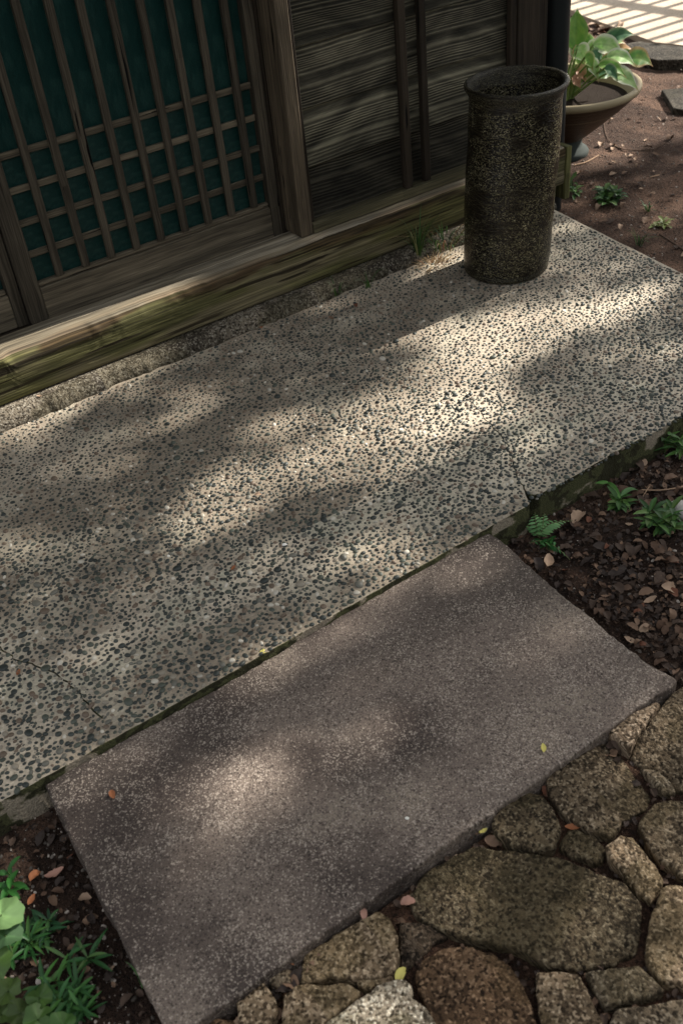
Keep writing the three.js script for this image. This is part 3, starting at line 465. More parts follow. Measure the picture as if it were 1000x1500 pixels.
{ // ferns in the corner between platform and step stone
  const r = rng(8), b = onGround(790, 790), f = plant('fern', 'small light green fern at the broken platform corner', 'fern', b); const c = [[.13, .27, .10], [.17, .33, .12], [.10, .22, .08]];
  const to = (x, y, h) => px(x, y, GROUND + h).sub(b);
  frond(f, bez(V3(0, 0, 0), V3(.0, .05, 0), to(838, 763, .03)), 10, .024, V3(.3, 0, .9).normalize(), c, r); frond(f, bez(V3(0, 0, 0), V3(-.01, .05, -.01), to(783, 750, .04)), 7, .020, V3(1, 0, .1).normalize(), c, r); frond(f, bez(V3(0, 0, 0), V3(.01, .05, 0), to(797, 752, .04)), 6, .016, V3(1, 0, .2).normalize(), c, r); frond(f, bez(V3(0, 0, 0), V3(-.02, .03, 0), to(767, 763, .02)), 5, .018, V3(.5, 0, .9).normalize(), c, r);
  const b2 = onGround(800, 806), g = plant('fern', 'small dark green fern beside the rounded step stone edge', 'fern', b2), c2 = [[.03, .12, .03], [.045, .15, .035], [.025, .09, .025]], t2 = (x, y, h) => px(x, y, GROUND + h).sub(b2);
  frond(g, bez(V3(0, 0, 0), V3(0, .04, 0), t2(775, 796, .02)), 5, .026, V3(.3, 0, 1).normalize(), c2, r); frond(g, bez(V3(0, 0, 0), V3(0, .04, 0), t2(834, 820, .02)), 6, .022, V3(.5, 0, -.8).normalize(), c2, r); frond(g, bez(V3(0, 0, 0), V3(.0, .04, 0), t2(806, 790, .03)), 6, .024, V3(1, 0, .2).normalize(), c2, r);
  const s = onGround(758, 778); const t = plant('seedling', 'tiny yellow-green seedling against the mossy platform side', 'seedling', s); for (let i = 0; i < 6; i++) { const a = i * 1.05, q = V3(Math.cos(a) * .012, .02 + .006 * (i % 2), Math.sin(a) * .012); mesh('leaf', blade(bez(V3(0, 0, 0), V3(0, .02, 0), q), lance(.004), V3(-Math.sin(a), 0, Math.cos(a)), () => [.16, .27, .05], { ns: 6, nt: 2 }), M.green, t); }
}
leafyWeed('bushy dark green weed in the leaf litter by the platform front', onGround(968, 772), 9, .05, .045, .0055, 21);
leafyWeed('low green weed between the long single blade and the bushy weed', onGround(915, 745), 3, .028, .04, .006, 22);
leafyWeed('green weed hard against the platform front face', onGround(995, 668), 5, .05, .05, .005, 23);
leafyWeed('small broad weed patch on bare earth below the beam end', onGround(885, 295), 9, .05, .045, .010, 24);
leafyWeed('thin weed on bare earth between the broad weed patch and beam end', onGround(846, 283), 4, .05, .04, .008, 25);
leafyWeed('little yellowish weed among dry leaves on the bare earth', onGround(965, 330), 3, .03, .03, .006, 26, undefined, [[.16, .2, .05], [.2, .22, .08]]);
{ const p = onGround(892, 722), t = plant('weed', 'single long bright green blade lying over dead leaves', 'weed', p), q = px(871, 708, GROUND + .03).sub(p), q2 = px(908, 730, GROUND + .03).sub(p); mesh('leaf', blade(bez(q2, V3(0, .04, 0), q), lance(.009), V3(0, .1, 1), (s, tt) => Math.abs(tt) < .01 ? [.16, .3, .09] : [.09, .22, .05], { ns: 12, nt: 4 }), M.green, t); mesh('leaf', blade(bez(q2, V3(.03, .03, .03), V3(.05, .005, .05)), lance(.007), V3(0, 0, 1), () => [.07, .17, .05], { ns: 8 }), M.green, t); mesh('stem', new THREE.TubeGeometry(new THREE.CatmullRomCurve3([V3(q2.x, -.01, q2.z), q2]), 4, .0012, 5), std({ color: lin(.06, .11, .03) }), t); }
// grass beside the jar
{
  const tuft = (x, y, h, n, len, sp, seed, label, cols, o) => { const p = px(x, y, h); return tag((() => { const m = mesh('grass_tuft', grassTuft(p, n, len, sp, seed, cols, o), M.green); m.position.copy(p); return m; })(), label, 'grass'); };
  tuft(612, 378, .006, 34, .19, .55, 41, 'tall green grass tuft growing at the kerb beside the jar', [...GREENS, [.2, .2, .08]], { upright: .85 });
  tuft(652, 362, .01, 46, .15, .9, 42, 'drooping grass with pale seed stalks against the jar', [...GREENS, ...STRAW], { upright: .6, base: .05 });
  tuft(634, 388, .002, 70, .08, 1.3, 43, 'matted clump of dead brown grass beside the jar', STRAW, { upright: .22, base: .045, w: .0016 });
  tuft(493, 432, .002, 16, .06, .8, 44, 'small sparse grass sprig at the foot of the kerb', GREENS, { upright: .8 });
  tuft(540, 420, .002, 10, .07, .7, 45, 'thin stalky grass sprig at the kerb foot near the taller tuft', [...GREENS, [.14, .09, .05]], { upright: .9 });
  tuft(935, 360, GROUND + .002, 14, .07, .8, 46, 'thin grass sprig on bare earth beside the platform edge', GREENS, { upright: .8, w: .0015 });
  tuft(948, 308, GROUND + .004, 16, .05, 1, 47, 'short grass sprig on the bare reddish earth', GREENS, { upright: .6 });
}
{ // weeds by the short side of the step stone
  const g = 'weeds beside the step stone'; g;
  leafyWeed('spiky green weed with whorled narrow leaves beside the short side of the step stone', onGround(118, 1412), 2, .03, .044, .0032, 61, undefined, [[.028, .091, .025], [.063, .126, .035], [.035, .105, .032]]);
  leafyWeed('dense green weed below the whorled weed', onGround(80, 1468), 7, .045, .04, .0032, 62, undefined, [[.028, .091, .025], [.049, .140, .028], [.035, .105, .032]]);
  leafyWeed('loose bluish green weed growing towards the house', onGround(68, 1362), 3, .035, .034, .0032, 63, undefined, [[.021, .070, .028], [.042, .105, .035]]);
  leafyWeed('green weed by the large pale round leaf', onGround(38, 1402), 4, .04, .04, .003, 64, undefined, [[.028, .098, .025], [.049, .126, .028]]);
  leafyWeed('feathery green weed at the edge of the leafy patch', onGround(2, 1300), 3, .05, .03, .005, 65, undefined, [[.028, .112, .021]]);
  leafyWeed('green weed crowding the lower end of the step stone', onGround(125, 1482), 5, .04, .036, .003, 66, undefined, [[.028, .091, .025], [.042, .119, .028]]);
  const s = onGround(207, 1438), sp = plant('sprout', 'two-bladed green sprout standing against the step stone side', 'sprout', s); for (const [x, y, w] of [[183, 1408, .004], [207, 1403, .0035], [209, 1448, .003]]) { const q = px(x, y, GROUND + .06).sub(s); mesh('leaf', blade(bez(V3(0, -.004, 0), V3(q.x * .2, .05, q.z * .2), q), lance(w), V3(.5, 0, 1).normalize(), () => [.09, .2, .06], { ns: 8 }), M.green, sp); }
  const rp = plant('round_leaved_plant', 'low plant with large rounded pale green leaves beside the short side of the step stone', 'plant', onGround(12, 1440)), r = rng(77);
  for (const [x, y, R, h, c] of [[2, 1340, .034, .075, [.11, .19, .07]], [8, 1370, .026, .065, [.06, .12, .05]], [-10, 1412, .030, .06, [.07, .13, .03]], [12, 1452, .022, .05, [.06, .10, .022]], [58, 1462, .019, .045, [.05, .10, .022]], [30, 1484, .020, .04, [.05, .08, .02]], [2, 1486, .02, .04, [.06, .10, .025]], [56, 1493, .022, .05, [.055, .11, .025]], [92, 1502, .02, .045, [.06, .13, .03]]]) {
    const p = px(x, y, GROUND + h).sub(rp.position), pos = [], col = [], idx = [], ph = r() * 6; pos.push(p.x, p.y - .004, p.z); col.push(...c.map(v => v * 1.2)); const nr = 6, na = 40, tx = (r() - .5) * .5, tz = (r() - .5) * .5;
    for (let i = 1; i <= nr; i++) for (let a = 0; a < na; a++) { const t = a / na * 6.283 + ph, f = i / nr, notch = a === 0 ? .55 : (a === 1 || a === na - 1) ? .8 : 1, R1 = R * f * (1 + .05 * Math.sin(t * 9) * f) * lerp(1, notch, f), x1 = Math.cos(t) * R1, z1 = Math.sin(t) * R1; pos.push(p.x + x1, p.y + x1 * tx + z1 * tz + .006 * f * Math.sin(t * 3 + ph) + .0012 * Math.abs(Math.sin(t * 4.5)) * f, p.z + z1); const vein = Math.abs(Math.sin(t * 4.5)) < .12 ? 1.3 : 1, k = vein * (.85 + .3 * vn(x1 * 300 + ph, z1 * 300)); col.push(c[0] * k, c[1] * k, c[2] * k); }
    for (let a = 0; a < na; a++) idx.push(0, 1 + (a + 1) % na, 1 + a); for (let i = 0; i < nr - 1; i++) for (let a = 0; a < na; a++) { const q = 1 + i * na + a, w = 1 + i * na + (a + 1) % na; idx.push(q, w, q + na, w, w + na, q + na); }
    mesh('leaf', geoFrom(pos, idx, null, col), M.green, rp); mesh('stalk', new THREE.TubeGeometry(new THREE.CatmullRomCurve3([V3(p.x * .6, -.005, p.z * .6), V3(p.x * .9, p.y * .5, p.z * .9), p]), 6, .0012, 5), std({ color: lin(.09, .14, .05) }), rp);
  }
}
{ // planter bowl and hosta
  const bx = 2.955, bz = -2.862, b = thing('planter_bowl', 'wide conical brown pottery bowl with pale rim on a round foot', 'planter', V3(bx, groundY(bx, bz) - .004, bz)), Y = -b.position.y;
  const L = a => new THREE.LatheGeometry(a.map(p => new THREE.Vector2(...p)), 80);
  mesh('foot', L([[0, 0], [.088, 0], [.095, .006], [.097, .02], [.090, .03], [.072, .04], [.066, .055], [.070, .075]]), std({ color: lin(.035, .042, .038), roughness: .85 }), b);
  mesh('body', L([[.066, .07], [.095, .092], [.155, .142], [.215, .195], [.256, .236], [.268, .250]]), M.bowl, b);
  mesh('rim', L([[.266, .248], [.275, .253], [.2805, .264], [.279, .275], [.271, .280], [.261, .276], [.254, .264], [.21, .19]]), M.bowlRim, b);
  const s = new THREE.CircleGeometry(.236, 48); s.rotateX(-Math.PI / 2); s.translate(0, .226, 0); mesh('soil', s, M.soil, b);
  const h = thing('hosta', 'green and white hosta with browning leaf tips in the planter bowl', 'plant', V3(bx, b.position.y + .226, bz)), C = h.position.clone(), r = rng(12);
  const leaf = (bx1, by1, tx, ty, dist, w, cols, sideAng, lift = .04, o = {}) => { const D = C.distanceTo(EYE) + dist, p = pxd(bx1, by1, D - .02).sub(C), q = pxd(tx, ty, D + (o.dt || 0)).sub(C), mid = p.clone().lerp(q, .55).add(V3(0, lift, 0)); const axis = q.clone().sub(p).normalize(), toEye = EYE.clone().sub(C).normalize(), sd = new THREE.Vector3().crossVectors(axis, toEye.multiplyScalar(.8).add(V3(0, .5 + .3 * Math.sin(sideAng * 7), 0))).normalize(); w *= 1.05; const stem = V3((r() - .5) * .05, -.006, (r() - .5) * .05);
    mesh('leaf', blade(bez(p, mid, q), s => w * Math.pow(Math.sin(Math.PI * Math.min(1, Math.pow(s, .72) * .97 + .03)), s > .4 ? 1.55 : .85) + .0004, sd, (s, t) => { const a = Math.abs(t), n = fbm(s * 9 + tx, t * 3, 3), edge = sst(.62, .85, a + .2 * (n - .5)), tip = sst(.8, .97, s + .25 * (n - .5)), vein = .88 + .22 * Math.abs(Math.sin(t * 11)); let c = mix3(cols[0], cols[1], sst(.3, .7, n)); c = mix3(c, cols[2], edge * (cols[4] ?? .8)); c = mix3(c, cols[3], tip); return c.map(v => v * vein); }, { ns: 18, nt: 12, fold: .18, wave: .06 }), M.green, h);
    mesh('stalk', new THREE.TubeGeometry(new THREE.CatmullRomCurve3([stem, stem.clone().lerp(p, .6).add(V3(0, .01, 0)), p]), 8, .004, 6), std({ color: lin(.16, .24, .08) }), h); };
  const G = [[.10, .24, .035], [.17, .32, .055], [.50, .52, .24], [.38, .22, .1]], W = [[.24, .42, .12], [.38, .52, .22], [.75, .74, .58], [.45, .28, .16]], DG = [[.03, .10, .04], [.06, .16, .06], [.25, .32, .16], [.2, .2, .08]], YB = [[.12, .28, .06], [.2, .32, .07], [.55, .34, .16], [.5, .26, .12]];
  leaf(842, 74, 845, 12, .02, .042, [G[0], G[1], [.22, .34, .1], [.2, .34, .1], .5], .6, .02, { sy: .0, dt: .03 });
  leaf(884, 62, 930, 52, .03, .030, DG, 2.2, .03); leaf(868, 66, 914, 84, -.02, .036, W, 2.3, .04); leaf(918, 88, 956, 98, -.02, .042, YB, 1.9, .035); leaf(892, 106, 936, 136, -.10, .034, W, 1.2, .04);
  leaf(845, 72, 856, 96, -.10, .034, W, .4, .03); leaf(866, 84, 884, 92, -.05, .034, DG, 1.9, .02); leaf(858, 100, 835, 84, -.05, .03, G, 2.2, .05); leaf(872, 110, 900, 112, -.06, .026, DG, 1.9, .02); leaf(850, 70, 872, 60, .08, .03, G, 2.5, .03); leaf(846, 110, 838, 120, -.06, .03, DG, 2, .02);
  leaf(872, 74, 905, 60, .04, .026, G, 1, .03); leaf(862, 92, 876, 122, -.12, .024, W, 1, .04); leaf(880, 88, 912, 102, -.06, .024, YB, 1, .03); leaf(850, 92, 842, 66, .0, .024, YB, 1, .03); leaf(860, 78, 888, 76, .0, .03, W, 1, .05); leaf(885, 100, 905, 122, -.14, .022, DG, 1, .03);
  leaf(888, 84, 932, 100, -.08, .030, W, 1, .04); leaf(876, 96, 918, 116, -.12, .026, G, 1, .04); leaf(878, 72, 916, 64, .05, .024, YB, 1, .03); leaf(856, 84, 868, 104, -.14, .026, G, 1, .03); leaf(846, 90, 838, 58, .02, .026, W, 1, .02); leaf(890, 92, 940, 84, .0, .024, G, 1, .04);
  leaf(806, 90, 801, 30, .06, .02, G, .6, .01, { sy: 0 }); leaf(895, 78, 925, 72, .06, .026, [[.5, .28, .12], [.55, .35, .16], [.5, .3, .2], [.4, .2, .1]], 2, .02);
  const DR = [[.34, .17, .10], [.45, .25, .16], [.5, .32, .22], [.3, .15, .1]]; leaf(842, 104, 858, 122, -.08, .028, DR, 1, .03); leaf(848, 60, 838, 40, .1, .03, DR, 1, .02); leaf(838, 112, 850, 130, -.1, .018, DR, 1, .01);
  // dead leaves heaped behind the bowl
  const gl = 'dry leaves heaped behind the planter'; for (let i = 0; i < 22; i++) { const q = px(848 + r() * 75, 36 + r() * 26, GROUND + .02); q.y = groundY(q.x, q.z) + .008; const m = mesh('dry_leaf', leafShape(.06 + .05 * r(), .022 + .015 * r(), .03 * r(), i), M.dry[2 + i % 3 - (i % 3 === 2 ? 0 : 0)]); m.position.copy(q); m.rotation.set((r() - .5) * .9, r() * 6, (r() - .5) * .9); tag(m, 'curled dry brown leaf heaped on the earth behind the planter', 'leaf', gl); }
}
function leafShape(l, w, curl, seed) { const r = rng(seed * 31 + 3), tw = (r() - .5) * .8, cu = (r() - .3) * curl * 2, cup = .25 + .5 * r(); return blade(s => V3((s - .5) * l, cu * Math.sin(Math.PI * s) + tw * .2 * w * (s - .5), (r() - .5) * .0005 + .1 * w * Math.sin(s * 3)), s => w * .5 * Math.pow(Math.sin(Math.PI * Math.min(1, s * .94 + .03)), .75) + .0003, V3(0, tw * .4, 1).normalize(), () => [1, 1, 1], { ns: 9, nt: 4, fold: cup, wave: .12 }); }

// ------------------------------------------------------------------ fallen leaves, litter, grit, twigs
{
  const r = rng(404), geos = []; for (let i = 0; i < 9; i++) geos.push(leafShape(.036, .017 + .004 * (i % 3), .012, i + 40));
  const put = (p, m, k, label, group, flat = .5, name = 'fallen_leaf') => { const o = mesh(name, geos[Math.floor(r() * geos.length)], m); o.position.copy(p); o.rotation.set((r() - .5) * flat, r() * 6.28, (r() - .5) * flat); o.scale.setScalar(k); return tag(o, label, 'leaf', group); };
  const one = (x, y, h, m, k, label) => { k *= .85; const p = px(x, y, h); p.y += .003 * k; put(p, m, k, label, undefined, .25); };
  one(795, 1096, -.012, M.yellow, .62, 'small yellow leaf on the step stone near its paving edge'); one(166, 1164, -.012, M.orange, .6, 'small orange leaf on the step stone corner near the platform'); one(386, 957, -.004, M.yellow, .55, 'yellow leaf in the joint between platform and step stone'); one(262, 1027, -.006, M.orange, .6, 'reddish leaf in the joint between platform and step stone');
  one(28, 985, .004, M.orange, .55, 'orange leaf on the platform by the thin crack'); one(342, 832, .004, M.orange, .5, 'rust leaf scrap among the pebbles near the step stone'); one(378, 726, .004, M.dry[3], .55, 'tan leaf on the sunlit middle of the platform'); one(485, 466, .006, M.dry[2], .8, 'tan curled leaf on the platform below the kerb grass'); one(383, 480, .005, M.orange, .5, 'small orange leaf at the kerb foot below the doors'); one(521, 448, .005, M.dry[4], .6, 'rusty leaf on the platform close to the dead grass'); one(707, 1217, -.04, M.yellow, .5, 'yellow leaf beside the small stone at the step edge'); one(867, 1220, -.045, M.yellow, .45, 'yellow leaf on the mossy paving stones'); one(588, 1430, -.035, M.yellow, .8, 'cream leaf at the tip of the pale paving stone'); one(839, 1211, -.04, M.orange, .9, 'round rust leaf between mossy paving stones'); one(597, 1322, -.04, M.pink, .75, 'pink leaf at the end of the big mossy paving stone'); one(534, 1340, -.03, M.pink, .6, 'pinkish leaf on the tan paving stone edge'); one(423, 1412, -.035, M.orange, .5, 'orange leaf scrap beside small paving stones'); one(812, 980, -.07, M.dry[3], .5, 'pale leaf scrap beside the step stone'); one(58, 580, .036, M.dry[3], .5, 'tan leaf lying on the concrete kerb'); one(80, 1278, -.07, M.pink, 1.1, 'pale pink broken leaf on dark soil beside the short side of the step stone'); one(53, 1285, -.07, M.orange, .7, 'orange leaf on dark soil beside the short side of the step stone'); one(47, 1318, -.07, M.orange, .7, 'bright orange leaf near the large round leaves'); one(802, 822, -.066, M.dry[3], 1.5, 'large tan curled leaf between fern and step stone'); one(845, 760, -.066, M.dry[3], 1.4, 'long tan curled leaf above the light green fern'); one(951, 1008, -.06, M.dry[3], 1.0, 'tan leaf at the far tip of the step stone');
  // counted dead leaves beside the platform
  const inLitter = (x, y) => { const a = y - (778 + (x - 705) * .80), e = y - (1179 - .555 * x); return a < -6 && e > 14; };
  let n = 0; const gg = 'dead leaves in the bed between platform and step stone', TONE = ['brown', 'dark brown', 'tan-brown', 'pale tan', 'rust-red', 'blackish brown'];
  const dead = (p, i, k, where, group, flat) => put(p, M.dry[i], k, `${TONE[i]} ${where}`, `${TONE[i]} ${group}`, flat);
  while (n < 190) { const x = 690 + r() * 320, y = 610 + r() * 400; if (!inLitter(x, y)) continue; const p = onGround(x, y); p.y += .006 + .008 * r(); const c = r(); dead(p, c < .3 ? 0 : c < .55 ? 1 : c < .68 ? 2 : c < .74 ? 3 : c < .84 ? 4 : 5, .45 + .7 * r() * r(), 'dead leaf in the bed between platform and step stone', gg, 1.0); n++; }
  const g2 = 'dry leaves scattered on the bare earth'; for (let i = 0; i < 70;) { const x = 830 + r() * 170, y = 95 + r() * 300; if (y > 300 + (x - 813) * .5 - 8 || x < 835 + (y < 240 ? 25 : 0)) continue; const p = onGround(x, y); p.y += .006; dead(p, [2, 3, 3, 0, 1, 2][i % 6], .5 + .8 * r() * r(), 'dry leaf scattered on the bare earth beyond the platform', g2, .6); i++; }
  const g3 = 'leaf scraps caught in paving joints'; for (let i = 0; i < 46; i++) { const f = r(), x = lerp(300, 980, f) + 12 + r() * 22, y = lerp(1497, 1006, f) + 12 + 12 * r(); const p = px(x, y, -.042); dead(p, Math.floor(r() * 6), .5 + .5 * r(), 'leaf scrap wedged in the joint between step stone and paving', g3, 1.3); }
  const g4 = 'leaf scraps on dark soil'; for (let i = 0; i < 16; i++) { const y = 1190 + r() * 300, x = r() * (60 + (y - 1150) * .42); const p = onGround(x, y); p.y += .005; dead(p, Math.floor(r() * 6), .4 + .4 * r(), 'leaf scrap on the dark soil beside the round-leaved plant', g4, .8); }
  // what nobody could count: crumbled litter and grit
  const lit = []; for (let i = 0; i < 6000 && lit.length < 2000; i++) { const x = 640 + r() * 460, y = 590 + r() * 500; if (!inLitter(x, y)) continue; const p = onGround(x, y); const hole = fbm(p.x * 9, p.z * 9, 3); if (hole < .42 && r() < .75) continue; lit.push(p); }
  for (let i = 0; i < 150; i++) { const y = 1180 + r() * 330, x = r() * (70 + (y - 1150) * .45); lit.push(onGround(x, y)); } for (let i = 0; i < 700; i++) { const x = 830 + r() * 200, y = 90 + r() * 320; if (y < 300 + (x - 813) * .5) lit.push(Object.assign(onGround(x, y), { k: .4 })); } for (let i = 0; i < 700; i++) lit.push(px(330 + r() * 700, 1020 + r() * 500, -.050));
  const im = new THREE.InstancedMesh(geos[2], std({ side: THREE.DoubleSide }), lit.length), d = new THREE.Object3D(), c = new THREE.Color();
  lit.forEach((p, i) => { d.position.copy(p); d.position.y += .002 + .006 * r(); d.rotation.set((r() - .5) * 1.2, r() * 6.3, (r() - .5) * 1.2); d.scale.setScalar((.16 + .38 * r() * r() + .1 * r()) * (p.k || 1)); d.updateMatrix(); im.setMatrixAt(i, d.matrix); const q = M.dry[[5, 1, 5, 0, 1, 5, 2, 1][Math.floor(r() * 8)]].color, k = .6 + .7 * r(); im.setColorAt(i, c.setRGB(q.r * k, q.g * k, q.b * k)); });
  im.name = 'leaf_litter'; im.userData = { kind: 'stuff', label: 'crumbled dark brown leaf litter covering the soil', category: 'leaf litter' }; im.castShadow = im.receiveShadow = true; scene.add(im);
  const gr = []; for (let i = 0; i < 2600; i++) { const q = r(); const p = q < .5 ? onGround(820 + r() * 200, 80 + r() * 330) : q < .75 ? onGround(700 + r() * 320, 620 + r() * 420) : onGround(r() * 240, 1170 + r() * 340); gr.push(p); }
  const gm = new THREE.InstancedMesh(PEB, std({}), gr.length); gr.forEach((p, i) => { d.position.copy(p); d.rotation.set(r() * 3, r() * 6, r() * 3); const k = .0008 + .0032 * Math.pow(r(), 3); d.scale.set(k * 1.3, k * .8, k); d.updateMatrix(); gm.setMatrixAt(i, d.matrix); const v = r(), b = v < .8 ? .08 + .1 * r() : .4; gm.setColorAt(i, c.setRGB(b, b * .85, b * .72)); });
  gm.name = 'grit'; gm.userData = { kind: 'stuff', label: 'fine grit and crumbs scattered over the bare soil', category: 'grit' }; gm.castShadow = gm.receiveShadow = true; scene.add(gm);
  const twig = (pts, rad, m, label) => single('twig', new THREE.TubeGeometry(new THREE.CatmullRomCurve3(pts.map(([x, y, h = .004]) => { const p = onGround(x, y); p.y += h; return p; })), 30, rad, 6), m, label, 'twig');
  twig([[884, 167], [884, 185], [891, 205], [910, 221], [930, 223], [953, 221], [975, 212]], .0018, M.twig, 'long thin curved dark twig on the bare earth'); twig([[840, 245], [855, 241], [876, 230]], .0028, M.paleTwig, 'short brown twig beside the planter foot'); twig([[938, 722, .012], [965, 724, .014], [1004, 718, .012]], .0016, M.paleTwig, 'pale straight twig over the litter near the bushy weed'); twig([[935, 738, .006], [944, 726, .012], [952, 712, .008]], .0014, M.paleTwig, 'short forked pale twig crossing the straight twig'); twig([[873, 684, .03], [877, 704, .004]], .0014, M.paleTwig, 'pale twig leaning against the platform side'); twig([[965, 345], [985, 358], [1005, 372]], .0025, M.twig, 'dark twig on the earth beside the platform edge'); twig([[951, 262], [965, 259]], .002, M.paleTwig, 'tiny pale twig on the bare earth');
  // moss fern strand in a paving joint
  const p0 = px(742, 1388, -.045), m = plant('moss_strand', 'bright green feathery strand in the joint below the big paving stone', 'moss', p0), e = px(830, 1423, -.045).sub(p0); frond(m, bez(V3(0, 0, 0), e.clone().multiplyScalar(.5).add(V3(0, .012, -.012)), e), 16, .010, V3(-.2, .3, 1).normalize(), [[.10, .18, .03], [.14, .22, .05]], r);
  // single small things
  const rk = (x, y, h, k, c, label) => { const o = single('small_stone', PEB, std({ color: lin(...c), map: null, roughness: .8 }), label, 'stone'); const p = px(x, y, h); o.position.set(p.x, h + k * .25, p.z); o.scale.set(k, k * .6, k * .8); o.rotation.y = x; };
  rk(417, 799, 0, .006, [.75, .72, .68], 'tiny white stone chip on the platform'); rk(247, 815, 0, .004, [.7, .66, .6], 'white speck of stone among platform pebbles'); rk(704, 1212, -.052, .016, [.30, .27, .2], 'small rounded stone wedged between step and paving'); rk(998, 752, GROUND, .035, [.36, .34, .31], 'pale grey stone beside the bushy weed'); rk(60, 1437, GROUND, .008, [.45, .4, .36], 'small pale stone among the weeds'); rk(596, 1199, -.014, .0035, [.7, .68, .62], 'white grain stuck on the step stone');
}
{ // dark slabs on the earth near the yard
  const slab = (q, top, th, label, cat, name) => { const o = q.map(p => px(p[0], p[1], top)); single(name, stoneGeo(o, top, top - th, { n: 90, R: .006, amp: .0015, rag: .001, smooth: false, rings: 8, dome: 0, seed: q[0][0] }), M.darkStone, label, cat); };
  slab([[968, 131], [1004, 128], [1040, 126], [1060, 160], [1000, 161], [985, 158]], -.055, .06, 'dark flat stepping slab lying on the bare earth', 'slab', 'stepping_slab');
  slab([[905, 66], [935, 60], [962, 64], [1006, 68], [1060, 70], [1060, 86], [1004, 87], [962, 88], [935, 82]], -.035, .10, 'dark grey kerb stone at the edge of the sunlit yard', 'kerb', 'kerb_stone');
}
console.log('details done');

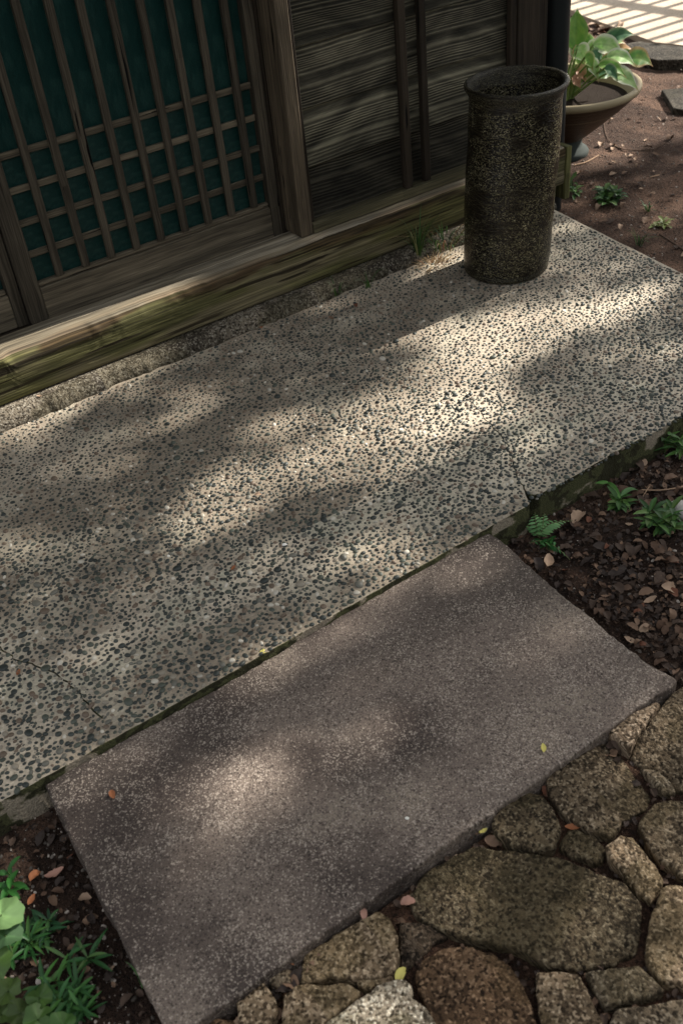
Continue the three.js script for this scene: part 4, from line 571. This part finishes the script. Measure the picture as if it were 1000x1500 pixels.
// ------------------------------------------------------------------ what shades the place, out of the frame: a garden tree and a picket fence to the right
{
  const lit = []; const stroke = (x0, y0, x1, y1, rad, s, h = 0) => { const f = (x, y) => { const p = px(x, y, h); p.addScaledVector(SUN, -h / SUN.y); return p; }; lit.push([f(x0, y0), f(x1, y1), rad, s]); };
  stroke(1010, 430, 860, 455, .075, .8); stroke(860, 460, 700, 500, .085, 1); stroke(740, 500, 590, 600, .105, 1); stroke(700, 590, 530, 670, .10, 1); stroke(560, 620, 440, 620, .07, .9); stroke(410, 685, 290, 755, .075, .95); stroke(330, 600, 60, 690, .20, .26); stroke(230, 720, 60, 800, .16, .24); stroke(840, 350, 920, 440, .10, .4); stroke(960, 520, 760, 620, .08, .2); stroke(250, 900, 160, 960, .07, .25); stroke(620, 455, 690, 440, .04, .6);
  stroke(690, 812, 610, 845, .07, .65); stroke(490, 905, 400, 940, .06, .5); stroke(455, 1085, 375, 1115, .045, 1); stroke(330, 1160, 280, 1190, .06, .15); stroke(580, 1000, 520, 1030, .06, .4); stroke(110, 1130, 190, 1100, .05, .4);
  stroke(970, 1400, 990, 1300, .09, .6, -.045); stroke(500, 1450, 600, 1495, .07, .6, -.03); stroke(860, 1300, 700, 1380, .08, .3, -.045); stroke(950, 1100, 900, 1140, .07, .35, -.045); stroke(215, 440, -60, 545, .13, 1.4, .163); stroke(20, 585, -60, 615, .05, .4, .03); stroke(900, 200, 970, 330, .16, .55, -.08); stroke(850, 260, 900, 300, .1, .4, -.08); stroke(15, 1345, 40, 1400, .07, .7, -.02); stroke(930, 700, 990, 760, .07, .35, -.07); stroke(800, 120, 835, 300, .10, .9, .3);
  lit.push([V3(1.96, 0, -2.12), V3(1.42, 0, -2.12), .075, .85]);
  const light = (x, z) => { let v = 0; if (x > 2.2) v = Math.max(v, sst(-2.50, -2.72, z)); for (const [a, b, rad, s] of lit) { const dx = b.x - a.x, dz = b.z - a.z, t = Math.max(0, Math.min(1, ((x - a.x) * dx + (z - a.z) * dz) / (dx * dx + dz * dz + 1e-9))), d = Math.hypot(x - a.x - t * dx, z - a.z - t * dz); v = Math.max(v, s * sst(rad * 1.2 + .045, rad * .7 + .03, d)); } return v; };
  const t = thing('garden_tree', 'leafy garden tree on the sunny side whose crown dapples the platform', 'tree', V3(10.2, GROUND - .02, -.4)), r = rng(66), o = t.position;
  const limb = (pts, r0, r1) => { const c = new THREE.CatmullRomCurve3(pts), g = new THREE.TubeGeometry(c, 24, 1, 10), p = g.attributes.position; for (let i = 0; i < p.count; i++) { const f = Math.floor(i / 11) / 24, m = c.getPointAt(f), k = lerp(r0, r1, f); p.setXYZ(i, m.x + (p.getX(i) - m.x) * k, m.y + (p.getY(i) - m.y) * k, m.z + (p.getZ(i) - m.z) * k); } g.computeVertexNormals(); return g; };
  mesh('trunk', limb([V3(0, 0, 0), V3(.06, 1.2, -.05), V3(-.1, 3.0, .05), V3(-.2, 4.4, -.2)], .17, .10), M.bark, t);
  for (const [x, y, z] of [[-2.6, 3.6, -1.2], [1.2, 4.0, -1.4], [-1.9, 3.9, .9], [.6, 4.2, .8], [-.6, 4.2, -2]]) mesh('limb', limb([V3(-.15, 3.8, -.15), V3(x * .4 - .1, 4.7, z * .4), V3(x, y + 1.8, z)], .045, .006), M.bark, t);
  const pts = []; for (let i = 0; i < 90000 && pts.length < 17000; i++) { const gx = -2.2 + r() * 6.4, gz = -3.0 + r() * 4.4, L = light(gx, gz); if (r() < L) continue; if (r() > sst(-3.0, -2.75, gz) + .0 && gx > 2.2) continue; const y = 4.6 + 2.4 * r(), k = y / SUN.y; pts.push(V3(gx + SUN.x * k - o.x, y - o.y, gz + SUN.z * k - o.z)); }
  const g = blade(bez(V3(-.055, 0, 0), V3(0, .012, 0), V3(.055, -.008, 0)), lance(.026), V3(0, 0, 1), () => [1, 1, 1], { ns: 5, nt: 2 });
  const im = new THREE.InstancedMesh(g, M.canopy, pts.length), d = new THREE.Object3D(), c = new THREE.Color(); pts.forEach((p, i) => { d.position.copy(p); d.rotation.set((r() - .5) * 1.4, r() * 6.28, (r() - .5) * 1.4 + .5); d.scale.setScalar(1.0 + .6 * r()); d.updateMatrix(); im.setMatrixAt(i, d.matrix); const k = .7 + .6 * r(); im.setColorAt(i, c.setRGB(k, k, k)); });
  im.name = 'crown'; im.userData.kind = 'stuff'; im.castShadow = true; t.add(im); console.log('leaves', pts.length);
  const f = thing('picket_fence', 'wooden picket fence along the far side of the sunlit yard', 'fence', V3(6.6, -.05, -5.6)); const pk = bar(-.01, .01, 0, 1.75, -.02, .02, 'y'); for (let i = 0; i < 44; i++) { const p = mesh('picket', pk, M.fence, f); p.position.set(0, 0, -3.2 + i * .125); } mesh('rail', bar(.012, .05, .3, .37, -3.3, 2.3, 'z'), M.fence, f); mesh('rail', bar(.012, .05, 1.3, 1.37, -3.3, 2.3, 'z'), M.fence, f);
}
{ // unseen hedge, added behind the camera to cut sky light on the house wall
  const hg = thing('added_hedge', 'tall dense evergreen hedge, unseen, added facing the house to block sky light', 'hedge', V3(.6, GROUND - .02, 2.6)), r = rng(19), n = 22000;
  for (let i = 0; i < 19; i++) mesh('stem', new THREE.CylinderGeometry(.018, .035, 2.0, 8).translate(-4.5 + i * .5, 1.0, (i % 3 - 1) * .1), M.bark, hg);
  const g = blade(bez(V3(-.05, 0, 0), V3(0, .012, 0), V3(.05, -.008, 0)), lance(.03), V3(0, 0, 1), () => [1, 1, 1], { ns: 4, nt: 2 }), im = new THREE.InstancedMesh(g, M.canopy, n), d = new THREE.Object3D(), c = new THREE.Color();
  for (let i = 0; i < n; i++) { d.position.set((r() - .5) * 9.6, .05 + 2.2 * r() + .08 * (r() - .5), (r() - .5) * .9 + .1 * fbm(i * .01, 3, 2)); d.rotation.set(r() * 6, r() * 6, r() * 6); d.scale.setScalar(.8 + .7 * r()); d.updateMatrix(); im.setMatrixAt(i, d.matrix); const k = .6 + .8 * r(); im.setColorAt(i, c.setRGB(k, k, k)); }
  im.name = 'leaves'; im.userData.kind = 'stuff'; im.castShadow = true; hg.add(im);
}
finish(scene);
renderer.render(scene, camera);
